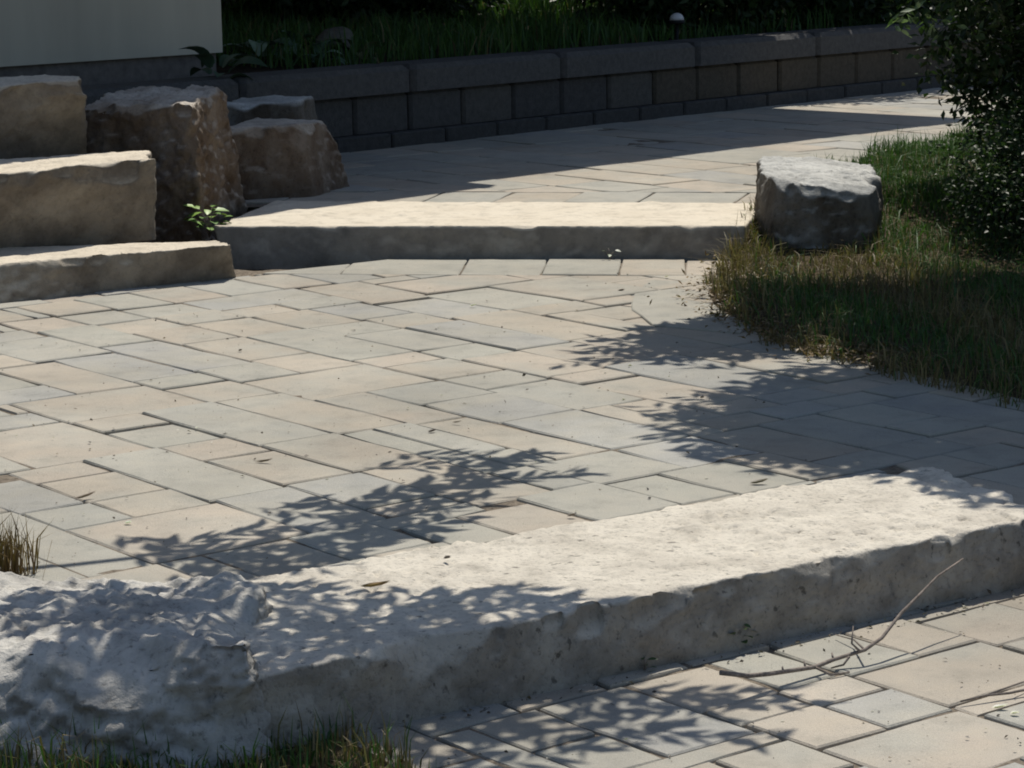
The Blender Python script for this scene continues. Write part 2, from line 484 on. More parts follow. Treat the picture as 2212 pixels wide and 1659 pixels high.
PAVERS_MIDDLE = "3.00,-5.12,3.12,-4.83,t 5.18,-6.33,5.43,-6.17,t 3.20,-6.25,3.44,-6.07,t 4.17,-7.21,4.42,-7.03,g 3.68,-6.74,3.91,-6.54,t 3.62,-5.02,3.80,-4.75,g 4.91,-7.04,5.18,-6.86,t 3.00,-5.79,3.20,-5.55,g 5.18,-7.03,5.43,-6.79,g 3.20,-5.78,3.44,-5.55,t 4.91,-8.57,5.18,-8.32,g 4.73,-5.04,4.89,-4.69,t 4.42,-7.24,4.66,-6.96,g 3.63,-7.37,3.93,-7.14,b 3.68,-6.25,3.91,-6.00,t 4.30,-5.04,4.49,-4.72,g 4.91,-6.54,5.18,-6.31,g 4.90,-5.85,5.02,-5.33,t 5.97,-7.32,6.11,-6.84,t 5.18,-7.70,5.44,-7.47,g 5.97,-7.51,6.29,-7.32,t 3.80,-5.02,4.03,-4.74,t 4.91,-8.32,5.18,-8.08,t 4.66,-8.32,4.91,-8.06,t 4.66,-7.28,4.91,-6.96,t 4.66,-8.60,4.91,-8.32,g 3.68,-6.54,3.91,-6.25,g 4.42,-8.62,4.66,-8.33,t 3.00,-6.15,3.20,-5.79,b 3.20,-6.07,3.44,-5.78,t 4.17,-7.03,4.42,-6.73,t 4.91,-8.93,5.16,-8.57,g 4.61,-6.55,4.91,-6.24,g 4.17,-6.05,4.28,-5.36,g 4.66,-8.93,4.91,-8.60,t 5.42,-8.96,5.67,-8.57,g 4.49,-5.04,4.73,-4.70,g 5.16,-8.94,5.42,-8.57,t 4.61,-5.35,4.90,-5.04,b 4.91,-6.86,5.18,-6.54,t 4.66,-8.06,4.91,-7.71,t 5.71,-8.54,6.00,-8.06,t 4.03,-5.07,4.30,-4.72,g 3.68,-6.00,3.91,-5.60,t 4.30,-5.36,4.61,-5.04,g 5.18,-8.08,5.44,-7.70,t 4.61,-6.24,4.91,-5.86,b 5.18,-7.47,5.44,-7.03,g 4.42,-6.55,4.61,-6.02,t 4.91,-8.08,5.18,-7.70,t 4.66,-7.71,4.91,-7.28,t 4.42,-8.33,4.66,-7.88,g 5.18,-8.57,5.71,-8.29,b 5.18,-6.79,5.43,-6.33,t 5.43,-6.81,5.69,-6.36,t 2.82,-5.83,3.00,-5.11,g 3.93,-7.73,4.17,-7.14,t 4.91,-6.31,5.18,-5.85,g 4.42,-6.02,4.61,-5.36,t 5.69,-7.99,5.97,-7.52,b 5.18,-6.17,5.43,-5.65,t 4.17,-7.76,4.42,-7.21,b 5.69,-6.84,6.02,-6.36,t 4.61,-5.86,4.90,-5.35,b 5.97,-8.06,6.29,-7.51,g 3.44,-6.25,3.68,-5.58,g 4.42,-7.88,4.66,-7.24,b 6.00,-8.42,6.54,-8.06,t 3.91,-6.74,4.17,-6.07,g 5.44,-7.46,5.69,-6.81,b 4.17,-6.73,4.42,-6.05,t 5.69,-7.52,5.97,-6.84,t 4.91,-7.70,5.18,-7.04,g 4.42,-6.96,4.91,-6.55,t 3.00,-5.55,3.44,-5.12,t 3.68,-7.14,4.17,-6.74,t 3.30,-6.79,3.68,-6.25,t 6.29,-8.06,6.70,-7.48,t 5.43,-6.36,5.76,-5.65,b 1.95,-5.54,2.19,-5.26,t 1.95,-5.26,2.19,-4.98,t 1.95,-4.98,2.19,-4.62,t 2.19,-6.10,2.43,-5.74,t 2.19,-5.74,2.43,-5.38,t 2.19,-5.38,2.43,-5.10,t 2.19,-5.10,2.43,-4.74,t 2.43,-6.58,2.67,-6.38,g 2.43,-6.38,2.67,-5.90,g 2.43,-5.90,2.67,-5.42,g 2.43,-5.42,2.67,-5.22,t 2.43,-5.22,2.67,-5.02,b 2.43,-5.02,2.67,-4.74,g 2.43,-4.74,2.67,-4.46,t 2.67,-7.46,2.91,-6.86,g 2.67,-6.86,2.91,-6.58,g 2.67,-6.58,2.91,-6.22,b 2.67,-6.22,2.91,-5.83,t 2.67,-5.83,2.82,-5.47,b 2.67,-5.47,2.82,-5.11,g 2.67,-5.11,3.00,-4.83,t 2.67,-4.83,2.91,-4.55,b 2.91,-7.90,3.15,-7.42,t 2.91,-7.42,3.15,-7.22,b 2.91,-7.22,3.15,-7.02,t 2.91,-7.02,3.15,-6.66,t 2.91,-6.66,3.15,-6.38,b 2.91,-6.38,3.15,-6.15,t 2.91,-6.15,3.00,-5.83,t 2.91,-4.83,3.15,-4.47,t 3.12,-5.12,3.36,-4.83,t 3.15,-8.42,3.39,-7.94,t 3.15,-7.94,3.39,-7.66,t 3.15,-7.66,3.39,-7.18,g 3.15,-7.18,3.39,-6.90,b 3.15,-6.90,3.39,-6.79,g 3.15,-6.79,3.30,-6.51,t 3.15,-6.51,3.30,-6.25,g 3.15,-4.83,3.39,-4.23,g 3.36,-5.12,3.60,-4.83,g 3.39,-8.78,3.63,-8.42,b 3.39,-8.42,3.63,-8.06,g 3.39,-8.06,3.63,-7.78,g 3.39,-7.78,3.63,-7.58,t 3.39,-7.58,3.63,-6.98,g 3.39,-6.98,3.68,-6.79,b 3.39,-4.83,3.62,-4.47,t 3.39,-4.47,3.63,-4.11,g 3.44,-5.58,3.68,-5.12,b 3.60,-5.12,3.92,-5.02,g 3.62,-4.75,3.80,-4.47,t 3.63,-9.14,3.87,-8.78,t 3.63,-8.78,3.87,-8.42,b 3.63,-8.42,3.87,-8.22,b 3.63,-8.22,3.87,-7.74,t 3.63,-7.74,3.93,-7.37,g 3.63,-4.47,3.87,-3.99,g 3.68,-5.60,3.92,-5.24,b 3.68,-5.24,3.92,-5.12,t 3.80,-4.74,4.03,-4.47,g 3.87,-9.14,4.11,-8.86,b 3.87,-8.86,4.11,-8.66,t 3.87,-8.66,4.11,-8.38,t 3.87,-8.38,4.11,-8.18,t 3.87,-8.18,4.11,-7.98,g 3.87,-7.98,4.11,-7.73,t 3.87,-4.47,4.11,-4.27,t 3.87,-4.27,4.11,-3.79,g 3.91,-6.07,4.17,-5.60,t 3.92,-5.60,4.17,-5.07,t 4.03,-4.72,4.27,-4.47,b 4.11,-9.14,4.35,-8.78,t 4.11,-8.78,4.35,-8.42,t 4.11,-8.42,4.42,-8.22,b 4.11,-8.22,4.42,-7.76,g 4.11,-4.47,4.35,-3.87,g 4.17,-5.36,4.30,-5.07,g 4.27,-4.72,4.49,-4.47,t 4.28,-6.05,4.42,-5.57,g 4.28,-5.57,4.42,-5.36,g 4.35,-9.14,4.59,-8.62,t 4.35,-8.62,4.42,-8.42,g 4.35,-4.47,4.59,-3.99,g 4.35,-3.99,4.59,-3.45,t 4.49,-4.70,4.73,-4.47,g 4.59,-9.14,4.83,-8.93,g 4.59,-8.93,4.66,-8.62,g 4.59,-4.47,4.83,-3.87,g 4.59,-3.87,4.83,-3.45,t 4.73,-4.69,4.97,-4.47,b 4.83,-9.14,5.07,-8.93,t 4.83,-4.47,5.07,-3.99,t 4.83,-3.99,5.07,-3.71,t 4.83,-3.71,5.07,-3.45,t 4.89,-4.87,5.13,-4.69,g 4.90,-5.33,5.14,-4.87,t 4.97,-4.69,5.21,-4.47,t 5.02,-5.85,5.18,-5.49,t 5.02,-5.49,5.26,-5.33,t 5.07,-9.14,5.31,-8.94,b 5.07,-4.47,5.31,-4.19,g 5.07,-4.19,5.31,-3.99,t 5.07,-3.99,5.31,-3.45,t 5.13,-4.87,5.37,-4.69,g 5.14,-5.33,5.38,-4.87,g 5.18,-8.29,5.42,-8.08,t 5.18,-5.65,5.42,-5.49,t 5.21,-4.69,5.45,-4.47,g 5.26,-5.49,5.50,-5.33,b 5.31,-9.14,5.55,-8.96,g 5.31,-4.47,5.55,-3.99,g 5.31,-3.99,5.55,-3.45,b 5.37,-4.87,5.61,-4.69,t 5.38,-5.33,5.62,-5.05,g 5.38,-5.05,5.62,-4.87,g 5.42,-8.29,5.71,-8.08,g 5.42,-5.65,5.66,-5.49,b 5.44,-8.08,5.68,-7.72,b 5.44,-7.72,5.69,-7.46,t 5.45,-4.69,5.69,-4.47,t 5.50,-5.49,5.74,-5.33,g 5.55,-9.14,5.79,-8.96,b 5.55,-4.47,5.79,-4.27,b 5.55,-4.27,5.79,-3.67,t 5.61,-4.87,5.85,-4.69,g 5.62,-5.33,5.86,-4.87,b 5.66,-5.65,5.90,-5.49,t 5.67,-8.96,5.91,-8.57,t 5.68,-8.06,5.97,-7.99,t 5.69,-4.69,5.93,-4.47,b 5.74,-5.49,5.98,-5.33,b 5.76,-6.36,6.00,-5.65,t 5.79,-9.14,6.03,-8.96,g 5.79,-4.47,6.03,-4.19,t 5.79,-4.19,6.03,-3.59,g 5.85,-4.87,6.09,-4.69,g 5.86,-5.33,6.10,-5.13,t 5.86,-5.13,6.10,-4.87,g 5.90,-5.65,6.14,-5.49,t 5.91,-8.96,6.15,-8.54,b 5.93,-4.69,6.17,-4.47,t 5.98,-5.49,6.22,-5.33,g 6.00,-8.54,6.24,-8.42,t 6.00,-6.36,6.24,-6.08,g 6.00,-6.08,6.24,-5.65,t 6.02,-6.84,6.26,-6.36,t 6.03,-4.47,6.27,-4.27,b 6.03,-4.27,6.27,-3.79,b 6.09,-4.87,6.33,-4.69,t 6.10,-5.33,6.34,-4.87,g 6.11,-7.32,6.35,-7.04,t 6.11,-7.04,6.35,-6.84,t 6.14,-5.65,6.38,-5.49,b 6.15,-8.96,6.39,-8.54,t 6.17,-4.69,6.41,-4.47,t 6.22,-5.49,6.46,-5.33,b 6.24,-8.54,6.48,-8.42,g 6.24,-6.36,6.48,-5.65,g 6.26,-6.84,6.50,-6.36,t 6.27,-4.47,6.51,-3.87,t 6.29,-7.48,6.53,-7.32,t 6.33,-4.87,6.57,-4.69,g 6.34,-5.33,6.58,-4.87,b 6.35,-7.32,6.59,-6.84,t 6.38,-5.65,6.62,-5.49,b 6.41,-4.69,6.65,-4.47,t 6.46,-5.49,6.70,-5.33,t 6.48,-6.36,6.72,-6.00,t 6.48,-6.00,6.72,-5.65,t 6.50,-6.84,6.74,-6.36,b 6.51,-4.47,6.75,-4.19,t 6.53,-7.48,6.77,-7.32,b 6.54,-8.42,6.78,-8.06,t 6.57,-4.87,6.81,-4.69,t 6.58,-5.33,6.82,-4.97,g 6.59,-7.32,6.83,-6.84,t 6.62,-5.65,6.86,-5.49,b 6.65,-4.69,6.89,-4.47,t 6.70,-8.06,6.94,-7.78,t 6.70,-7.78,6.94,-7.58,t 6.70,-5.49,6.94,-5.33,t 6.72,-6.36,6.96,-5.88,t 6.72,-5.88,6.96,-5.65,t 6.74,-6.84,6.98,-6.36,t 6.77,-7.48,7.01,-7.32,t 6.81,-4.87,7.05,-4.69,t 6.82,-5.33,7.06,-4.97,t 6.58,-4.97,7.06,-4.87,t 6.83,-7.32,7.07,-6.84,g 6.86,-5.65,7.10,-5.49,g 6.94,-8.06,7.18,-7.58,t 6.70,-7.58,7.18,-7.48,t 6.94,-5.49,7.18,-5.33,g 6.96,-6.36,7.20,-6.08,b 6.96,-6.08,7.20,-5.65,t 6.98,-6.84,7.22,-6.64,g 6.98,-6.64,7.22,-6.36,b 7.01,-7.48,7.25,-7.32,g 7.06,-5.33,7.30,-5.05,t 7.07,-7.32,7.31,-6.84,t 7.10,-5.65,7.34,-5.49,t 7.18,-8.06,7.42,-7.48,g 7.18,-5.49,7.42,-5.33,b 7.20,-6.36,7.44,-5.88,t 7.20,-5.88,7.44,-5.65,t 7.22,-6.84,7.46,-6.56,b 7.22,-6.56,7.46,-6.36,t 7.25,-7.48,7.49,-7.32,t 7.31,-7.32,7.55,-6.84,t 7.34,-5.65,7.58,-5.49,g 7.44,-6.36,7.68,-6.16,g 7.44,-6.16,7.68,-5.65,t 7.46,-6.84,7.70,-6.36,t 7.55,-7.32,7.79,-7.04,g 7.55,-7.04,7.79,-6.84,t 7.68,-6.36,7.92,-5.88,g 7.68,-5.88,7.92,-5.65,t 7.70,-6.84,7.94,-6.36,t 7.79,-7.32,8.03,-6.84,t 7.92,-6.36,8.16,-6.08,b 7.94,-6.84,8.18,-6.64,g 7.94,-6.64,8.18,-6.36,t 8.18,-6.84,8.31,-6.48,t 8.18,-6.48,8.31,-6.36,t 3.63,-7.14,3.68,-6.98,t 5.55,-3.67,5.79,-3.35,t 6.78,-8.13,7.08,-8.06,t 7.06,-5.05,7.36,-4.65,g 7.42,-5.49,7.72,-5.09,t"
PAVERS_LOWER = "3.70,-3.78,3.90,-3.64,t 3.07,-3.82,3.25,-3.61,g 3.70,-3.64,3.90,-3.45,b 3.07,-4.03,3.25,-3.82,t 3.50,-3.66,3.70,-3.45,t 3.29,-3.54,3.50,-3.34,t 4.12,-4.00,4.31,-3.75,t 3.90,-4.00,4.12,-3.75,g 4.31,-3.94,4.58,-3.69,t 3.90,-3.75,4.31,-3.47,t 3.50,-3.45,3.90,-3.16,t 2.26,-4.47,2.50,-4.19,g 2.26,-4.19,2.50,-3.59,t 2.50,-4.47,2.74,-3.87,t 2.50,-3.87,2.74,-3.27,t 2.74,-4.47,2.98,-3.87,t 2.74,-3.87,2.98,-3.59,b 2.74,-3.59,2.98,-3.11,g 2.98,-4.47,3.22,-4.03,b 2.98,-4.03,3.07,-3.47,g 2.98,-3.47,3.29,-2.99,b 3.07,-3.54,3.29,-3.47,t 3.22,-4.47,3.46,-4.03,t 3.25,-4.03,3.49,-3.61,b 3.29,-3.34,3.50,-2.99,b 3.07,-3.61,3.50,-3.54,t 3.46,-4.47,3.70,-4.03,t 3.46,-2.99,3.70,-2.75,g 3.49,-4.03,3.73,-3.78,t 3.49,-3.78,3.70,-3.66,t 3.50,-3.16,3.74,-2.99,b 3.70,-4.47,3.94,-4.03,t 3.70,-2.99,3.94,-2.75,t 3.73,-4.03,3.90,-3.78,g 3.74,-3.16,3.98,-2.99,g 3.90,-3.39,4.14,-3.16,g 3.94,-4.27,4.18,-4.00,b 3.98,-3.16,4.22,-2.99,g 4.14,-3.39,4.38,-3.16,b 4.18,-4.47,4.42,-4.00,g 4.31,-3.69,4.55,-3.47,t 4.38,-3.39,4.62,-3.16,t 4.42,-4.27,4.66,-4.00,g 4.55,-3.69,4.79,-3.47,g 4.58,-3.94,4.82,-3.69,t 4.66,-4.19,4.90,-4.00,g 4.79,-3.69,5.03,-3.47,t 4.82,-3.94,5.06,-3.69,t 5.06,-3.94,5.30,-3.69,t 4.31,-4.00,5.76,-3.94,t 3.90,-3.47,5.76,-3.39,t"
PAVERS_UPPER = "6.75,-11.22,7.08,-10.47,g 6.75,-10.47,7.08,-10.12,g 7.08,-11.34,7.41,-10.99,b 7.08,-10.99,7.41,-10.24,b 7.08,-10.24,7.41,-9.89,g 7.08,-9.89,7.41,-9.41,b 7.41,-11.45,7.74,-10.97,b 7.41,-10.97,7.74,-10.62,t 7.41,-10.62,7.74,-10.27,t 7.41,-10.27,7.74,-9.52,t 7.41,-9.52,7.74,-9.17,t 7.74,-12.22,8.07,-11.62,t 7.74,-11.62,8.07,-11.27,t 7.74,-11.27,8.07,-10.92,g 7.74,-10.92,8.07,-10.57,g 7.74,-10.57,8.07,-9.82,g 7.74,-9.82,8.07,-9.34,t 7.74,-9.34,8.07,-8.99,t 8.07,-12.57,8.40,-11.97,g 8.07,-11.97,8.40,-11.49,b 8.07,-11.49,8.40,-10.89,b 8.07,-10.89,8.40,-10.54,t 8.07,-10.54,8.40,-9.79,t 8.07,-9.79,8.40,-9.31,g 8.07,-9.31,8.40,-8.96,b 8.07,-8.96,8.40,-8.38,b 8.40,-12.70,8.73,-12.10,t 8.40,-12.10,8.73,-11.62,t 8.40,-11.62,8.73,-11.14,g 8.40,-11.14,8.73,-10.79,t 8.40,-10.79,8.73,-10.19,t 8.40,-10.19,8.73,-9.44,t 8.40,-9.44,8.73,-8.96,t 8.40,-8.96,8.73,-8.38,g 8.73,-12.80,9.06,-12.20,b 8.73,-12.20,9.06,-11.60,t 8.73,-11.60,9.06,-11.25,t 8.73,-11.25,9.06,-10.50,g 8.73,-10.50,9.06,-9.75,t 8.73,-9.75,9.06,-9.15,b 8.73,-9.15,9.06,-8.67,g 8.73,-8.67,9.06,-8.38,t 9.06,-12.92,9.39,-12.17,g 9.06,-12.17,9.39,-11.57,g 9.06,-11.57,9.39,-10.97,t 9.06,-10.97,9.39,-10.37,t 9.06,-10.37,9.39,-9.77,t 9.06,-9.77,9.39,-9.42,t 9.06,-9.42,9.39,-8.82,t 9.06,-8.82,9.39,-8.38,g 9.39,-13.05,9.72,-12.30,t 9.39,-12.30,9.72,-11.55,g 9.39,-11.55,9.72,-11.20,g 9.39,-11.20,9.72,-10.60,t 9.39,-10.60,9.72,-9.85,g 9.39,-9.85,9.72,-9.25,t 9.39,-9.25,9.72,-8.90,b 9.39,-8.90,9.72,-8.38,b 9.72,-13.05,10.05,-12.30,t 9.72,-12.30,10.05,-11.82,b 9.72,-11.82,10.05,-11.07,g 9.72,-11.07,10.05,-10.59,b 9.72,-10.59,10.05,-9.99,g 9.72,-9.99,10.05,-9.24,g 9.72,-9.24,10.05,-8.89,t 9.72,-8.89,10.05,-8.38,g 10.05,-12.92,10.38,-12.57,t 10.05,-12.57,10.38,-12.09,t 10.05,-12.09,10.38,-11.61,t 10.05,-11.61,10.38,-10.86,t 10.05,-10.86,10.38,-10.11,t 10.05,-10.11,10.38,-9.63,g 10.05,-9.63,10.38,-8.88,g 10.05,-8.88,10.38,-8.38,g 10.38,-13.05,10.71,-12.70,g 10.38,-12.70,10.71,-11.95,g 10.38,-11.95,10.71,-11.35,g 10.38,-11.35,10.71,-11.00,b 10.38,-11.00,10.71,-10.40,t 10.38,-10.40,10.71,-9.92,b 10.38,-9.92,10.71,-9.44,t 10.38,-9.44,10.71,-9.09,b 10.38,-9.09,10.71,-8.38,t 10.71,-13.05,11.04,-12.70,b 10.71,-12.70,11.04,-12.35,g 10.71,-12.35,11.04,-11.87,t 10.71,-11.87,11.04,-11.39,g 10.71,-11.39,11.04,-10.64,t 10.71,-10.64,11.04,-10.29,g 10.71,-10.29,11.04,-9.94,g 10.71,-9.94,11.04,-9.59,b 10.71,-9.59,11.04,-8.84,t 11.04,-13.40,11.37,-12.92,t 11.04,-12.92,11.37,-12.57,t 11.04,-12.57,11.37,-11.97,g 11.04,-11.97,11.37,-11.22,g 11.04,-11.22,11.37,-10.47,t 11.04,-10.47,11.37,-10.12,g 11.04,-10.12,11.37,-9.77,g 11.04,-9.77,11.37,-9.42,t 11.04,-9.42,11.37,-8.67,g 11.37,-13.40,11.70,-12.65,t 11.37,-12.65,11.70,-12.30,g 11.37,-12.30,11.70,-11.82,t 11.37,-11.82,11.70,-11.34,t 11.37,-11.34,11.70,-10.86,t 11.37,-10.86,11.70,-10.51,t 11.37,-10.51,11.70,-10.16,t 11.37,-10.16,11.70,-9.81,g 11.37,-9.81,11.70,-9.46,b 11.37,-9.46,11.70,-9.11,t 11.70,-13.40,12.03,-13.05,g 11.70,-13.05,12.03,-12.57,t 11.70,-12.57,12.03,-11.82,g 11.70,-11.82,12.03,-11.47,t 11.70,-11.47,12.03,-10.72,t 11.70,-10.72,12.03,-10.12,t 11.70,-10.12,12.03,-9.52,g 12.03,-13.40,12.36,-12.80,t 12.03,-12.80,12.36,-12.32,g 12.03,-12.32,12.36,-11.57,t 12.03,-11.57,12.36,-10.97,t 12.03,-10.97,12.36,-10.62,g 12.03,-10.62,12.36,-9.87,t 12.36,-13.40,12.69,-12.65,t 12.36,-12.65,12.69,-12.30,g 12.36,-12.30,12.69,-11.70,t 12.36,-11.70,12.69,-10.95,g 12.36,-10.95,12.69,-10.20,t 12.69,-13.40,13.02,-12.80,g 12.69,-12.80,13.02,-12.45,t 12.69,-12.45,13.02,-11.97,b 12.69,-11.97,13.02,-11.37,b 12.69,-11.37,13.02,-10.89,b 12.69,-10.89,13.02,-10.54,g 13.02,-13.05,13.35,-12.30,t 13.02,-12.30,13.35,-11.82,b 13.02,-11.82,13.35,-11.22,g 13.02,-11.22,13.35,-10.87,t 13.02,-10.87,13.35,-10.52,g 13.35,-13.05,13.68,-12.30,b 13.35,-12.30,13.68,-11.55,t 13.35,-11.55,13.68,-11.07,g 13.68,-12.92,14.01,-12.32,b 13.68,-12.32,14.01,-11.97,g 13.68,-11.97,14.01,-11.22,g 14.01,-12.80,14.34,-12.20,b 14.01,-12.20,14.34,-11.85,g 14.01,-11.85,14.34,-11.25,g 14.34,-12.17,14.72,-11.82,b"
# ------------------------------------------------------------------ terrain
rng0 = random.Random(11)
g = poly_mesh("ground", [(-150, -60, -.42), (150, -60, -.42), (150, 400, -.42), (-150, 400, -.42)], [(0, 1, 2, 3)])
tag(link("ground", g, M_SOIL), "dark soil around and beneath the patio", kind='structure')


def paver_mesh(poly, z, rng, bev=.0045, depth=.05, wob=.0036):
    """one tumbled concrete flag: outline broken every few cm, rounded rim, its own slight tilt"""
    if area(poly) < 0: poly = poly[::-1]
    cx = sum(p[0] for p in poly) / len(poly); cy = sum(p[1] for p in poly) / len(poly)
    pts = []
    for i in range(len(poly)):
        p, q = poly[i], poly[(i + 1) % len(poly)]
        L = math.hypot(q[0] - p[0], q[1] - p[1])
        k = max(1, min(4, int(L / .12)))
        nx, ny = (q[1] - p[1]) / (L + 1e-9), -(q[0] - p[0]) / (L + 1e-9)
        for j in range(k):
            t = j / k
            w = rng.uniform(-wob, wob) - (rng.uniform(.001, .010) if j == 0 else 0)
            pts.append((p[0] + (q[0] - p[0]) * t + nx * w, p[1] + (q[1] - p[1]) * t + ny * w))
    n = len(pts)
    dz, tx, ty = rng.uniform(-.0030, .0030), rng.uniform(-.008, .008), rng.uniform(-.008, .008)
    def Z(p, d): return z + dz + tx * (p[0] - cx) + ty * (p[1] - cy) - d
    def inset(p, d):
        r = math.hypot(p[0] - cx, p[1] - cy) + 1e-6
        return (cx + (p[0] - cx) * (1 - d * 1.3 / r), cy + (p[1] - cy) * (1 - d * 1.3 / r))
    vs = [(*inset(p, bev), Z(p, 0)) for p in pts] + [(*p, Z(p, bev * .8)) for p in pts] + [(*p, z - depth) for p in pts]
    fs = [tuple(range(n))]
    for i in range(n):
        j = (i + 1) % n
        fs += [(n + i, n + j, j, i), (2 * n + i, 2 * n + j, n + j, n + i)]
    return poly_mesh("paver", vs, fs)


TONE = dict(t=[(.442, .394, .322), (.452, .40, .33), (.432, .386, .318)], g=[(.398, .386, .333), (.408, .393, .341), (.39, .38, .335)], b=[(.378, .372, .342), (.384, .376, .345)])


def pave(parent, data, z, rng, cuts=(), joint=.0033, holes=(), end_cut=None):
    for item in data.split():
        q = item.split(',')
        u0, v0, u1, v1 = map(float, q[:4])
        j = [rng.uniform(joint * .5, joint * 1.5) * (.9 if i % 2 == 0 else .85) for i in range(4)]
        P = [to_xy(u0 + j[0], v0 + j[1]), to_xy(u1 - j[2], v0 + j[1]), to_xy(u1 - j[2], v1 - j[3]), to_xy(u0 + j[0], v1 - j[3])]
        if area(P) < 0: P = P[::-1]
        for n_, (a, b) in enumerate(cuts):
            if end_cut and n_ == 1 and sum(p[0] for p in P) / len(P) > end_cut[0][0] - .02: a, b = end_cut
            P = clip(P, a, b)
            if len(P) < 3: break
        if len(P) < 3 or abs(area(P)) < .004: continue
        cxy = (sum(p[0] for p in P) / len(P), sum(p[1] for p in P) / len(P))
        if any(in_poly(np.array([cxy[0]]), np.array([cxy[1]]), h)[0] for h in holes): continue
        o = link("paver", paver_mesh(P, z, rng), M_PAVER, parent)
        c = rng.choice(TONE[q[4]]); f = rng.uniform(.93, 1.06)
        o.color = (c[0] * f, c[1] * f, c[2] * f, 1)


def bed(name, pts, z, label, step=.035):
    """bedding sand, its surface rising and falling in the joints (nearly full here, washed out there)"""
    A = np.array(pts); l, u = A.min(0), A.max(0)
    nx, ny = int((u[0] - l[0]) / step) + 1, int((u[1] - l[1]) / step) + 1
    X, Y = np.meshgrid(l[0] + np.arange(nx + 1) * step, l[1] + np.arange(ny + 1) * step, indexing='ij')
    ins = in_poly(X.ravel(), Y.ravel(), pts).reshape(X.shape)
    idx = -np.ones(X.shape, int); vs, fs = [], []
    for i in range(nx + 1):
        for j in range(ny + 1):
            if ins[i, j]:
                idx[i, j] = len(vs)
                q = Vector((X[i, j], Y[i, j], 0))
                v = .68 + .7 * noise.noise(q * 2.1) + .75 * noise.noise(q * 8.0)
                vs.append((X[i, j], Y[i, j], z + .014 - .0185 + .0148 * min(1, max(0, v))))
    for i in range(nx):
        for j in range(ny):
            a, b_, c, d = idx[i, j], idx[i + 1, j], idx[i + 1, j + 1], idx[i, j + 1]
            if min(a, b_, c, d) >= 0: fs.append((a, b_, c, d))
    return tag(link(name, poly_mesh(name, vs, fs, True), M_SAND), label, kind='structure')


def off(a, b, d):
    """line a-b moved d to its left"""
    L = math.hypot(b[0] - a[0], b[1] - a[1]); n = (-(b[1] - a[1]) / L, (b[0] - a[0]) / L)
    return (a[0] + n[0] * d, a[1] + n[1] * d), (b[0] + n[0] * d, b[1] + n[1] * d)


# lines on the ground the paving is cut to
FAR_A, FAR_B = (-1.22, 11.165), (0.95, 10.885)            # foot of the far step
NR_F, NR_B = at(2290, 1108, .012), at(1990, 1003, .014)
NEAR_A, NEAR_B = (-.66, 5.64), (1.08, 6.85)               # back edge of the near step
STEP_A, STEP_B = at(0, 655), at(513, 597)                 # foot of the lowest of the left-hand steps
LAWN = [at(*p, .02) for p in ((1625, 500), (1575, 565), (1525, 615), (1555, 672), (1625, 712), (1690, 738), (1760, 768), (1850, 772), (1905, 800), (2100, 848), (2300, 895), (2700, 960))] + [at(2900, 420, .14), at(2500, 280, .14), at(2180, 283, .14), at(1990, 307, .14), at(1880, 333, .14)]
LAWN_CORE = [(x + (1.75 - x) * .22, y + (9.6 - y) * .12) for x, y in LAWN]

mid = bed("pavement", [at(-700, 600), at(2700, 540), (3.2, 9.0), (3.2, 7.6), (1.66, 6.42), (1.30, 6.35), (1.12, 6.75), (-.62, 5.50), (-2.2, 5.2), (-2.9, 8.5)], -.014,
          "sunlit middle terrace of grey and tan flags between the two stone steps")
rngp = random.Random(4)
b0, b1 = off(FAR_A, FAR_B, -.47)
pave(mid, PAVERS_MIDDLE, 0.0, rngp, cuts=[(b1, b0), (off(NEAR_A, NEAR_B, -.05)), (STEP_B, STEP_A)], holes=[LAWN_CORE], end_cut=((NR_B[0] - .03, NR_B[1] - .02), (NR_F[0] - .05, NR_F[1] - .02)))
# soldier course along the foot of the far step
ex = ((FAR_B[0] - FAR_A[0]) / 2.188, (FAR_B[1] - FAR_A[1]) / 2.188); ey = (ex[1], -ex[0])
x = -.35
for k, w in enumerate((.30, .27, .33, .50, .34, .32, .27, .33, .30, .3)):
    P = [(FAR_A[0] + ex[0] * a + ey[0] * b, FAR_A[1] + ex[1] * a + ey[1] * b) for a, b in ((x + .002, .003), (x + w - .002, .003), (x + w - .002 + .03, .466), (x + .002 + .03, .466))]
    for a, b in [(STEP_B, STEP_A)]: P = clip(P if area(P) > 0 else P[::-1], a, b)
    if len(P) > 2:
        o = link("paver", paver_mesh(P, 0, rngp), M_PAVER, mid); c = rngp.choice(TONE['ttggggtttt'[k]]); o.color = (*c, 1)
    x += w

P = [at(*p, .004) for p in ((1404, 603), (1378, 622), (1364, 645), (1362, 668), (1378, 682), (1406, 703), (1600, 720), (1680, 660), (1640, 606))]
o = link("paver", paver_mesh(P, .0045, rngp), M_PAVER, mid); o.color = (*TONE['g'][1], 1); o["label"] = "round-cut grey flag at the corner of the lawn"

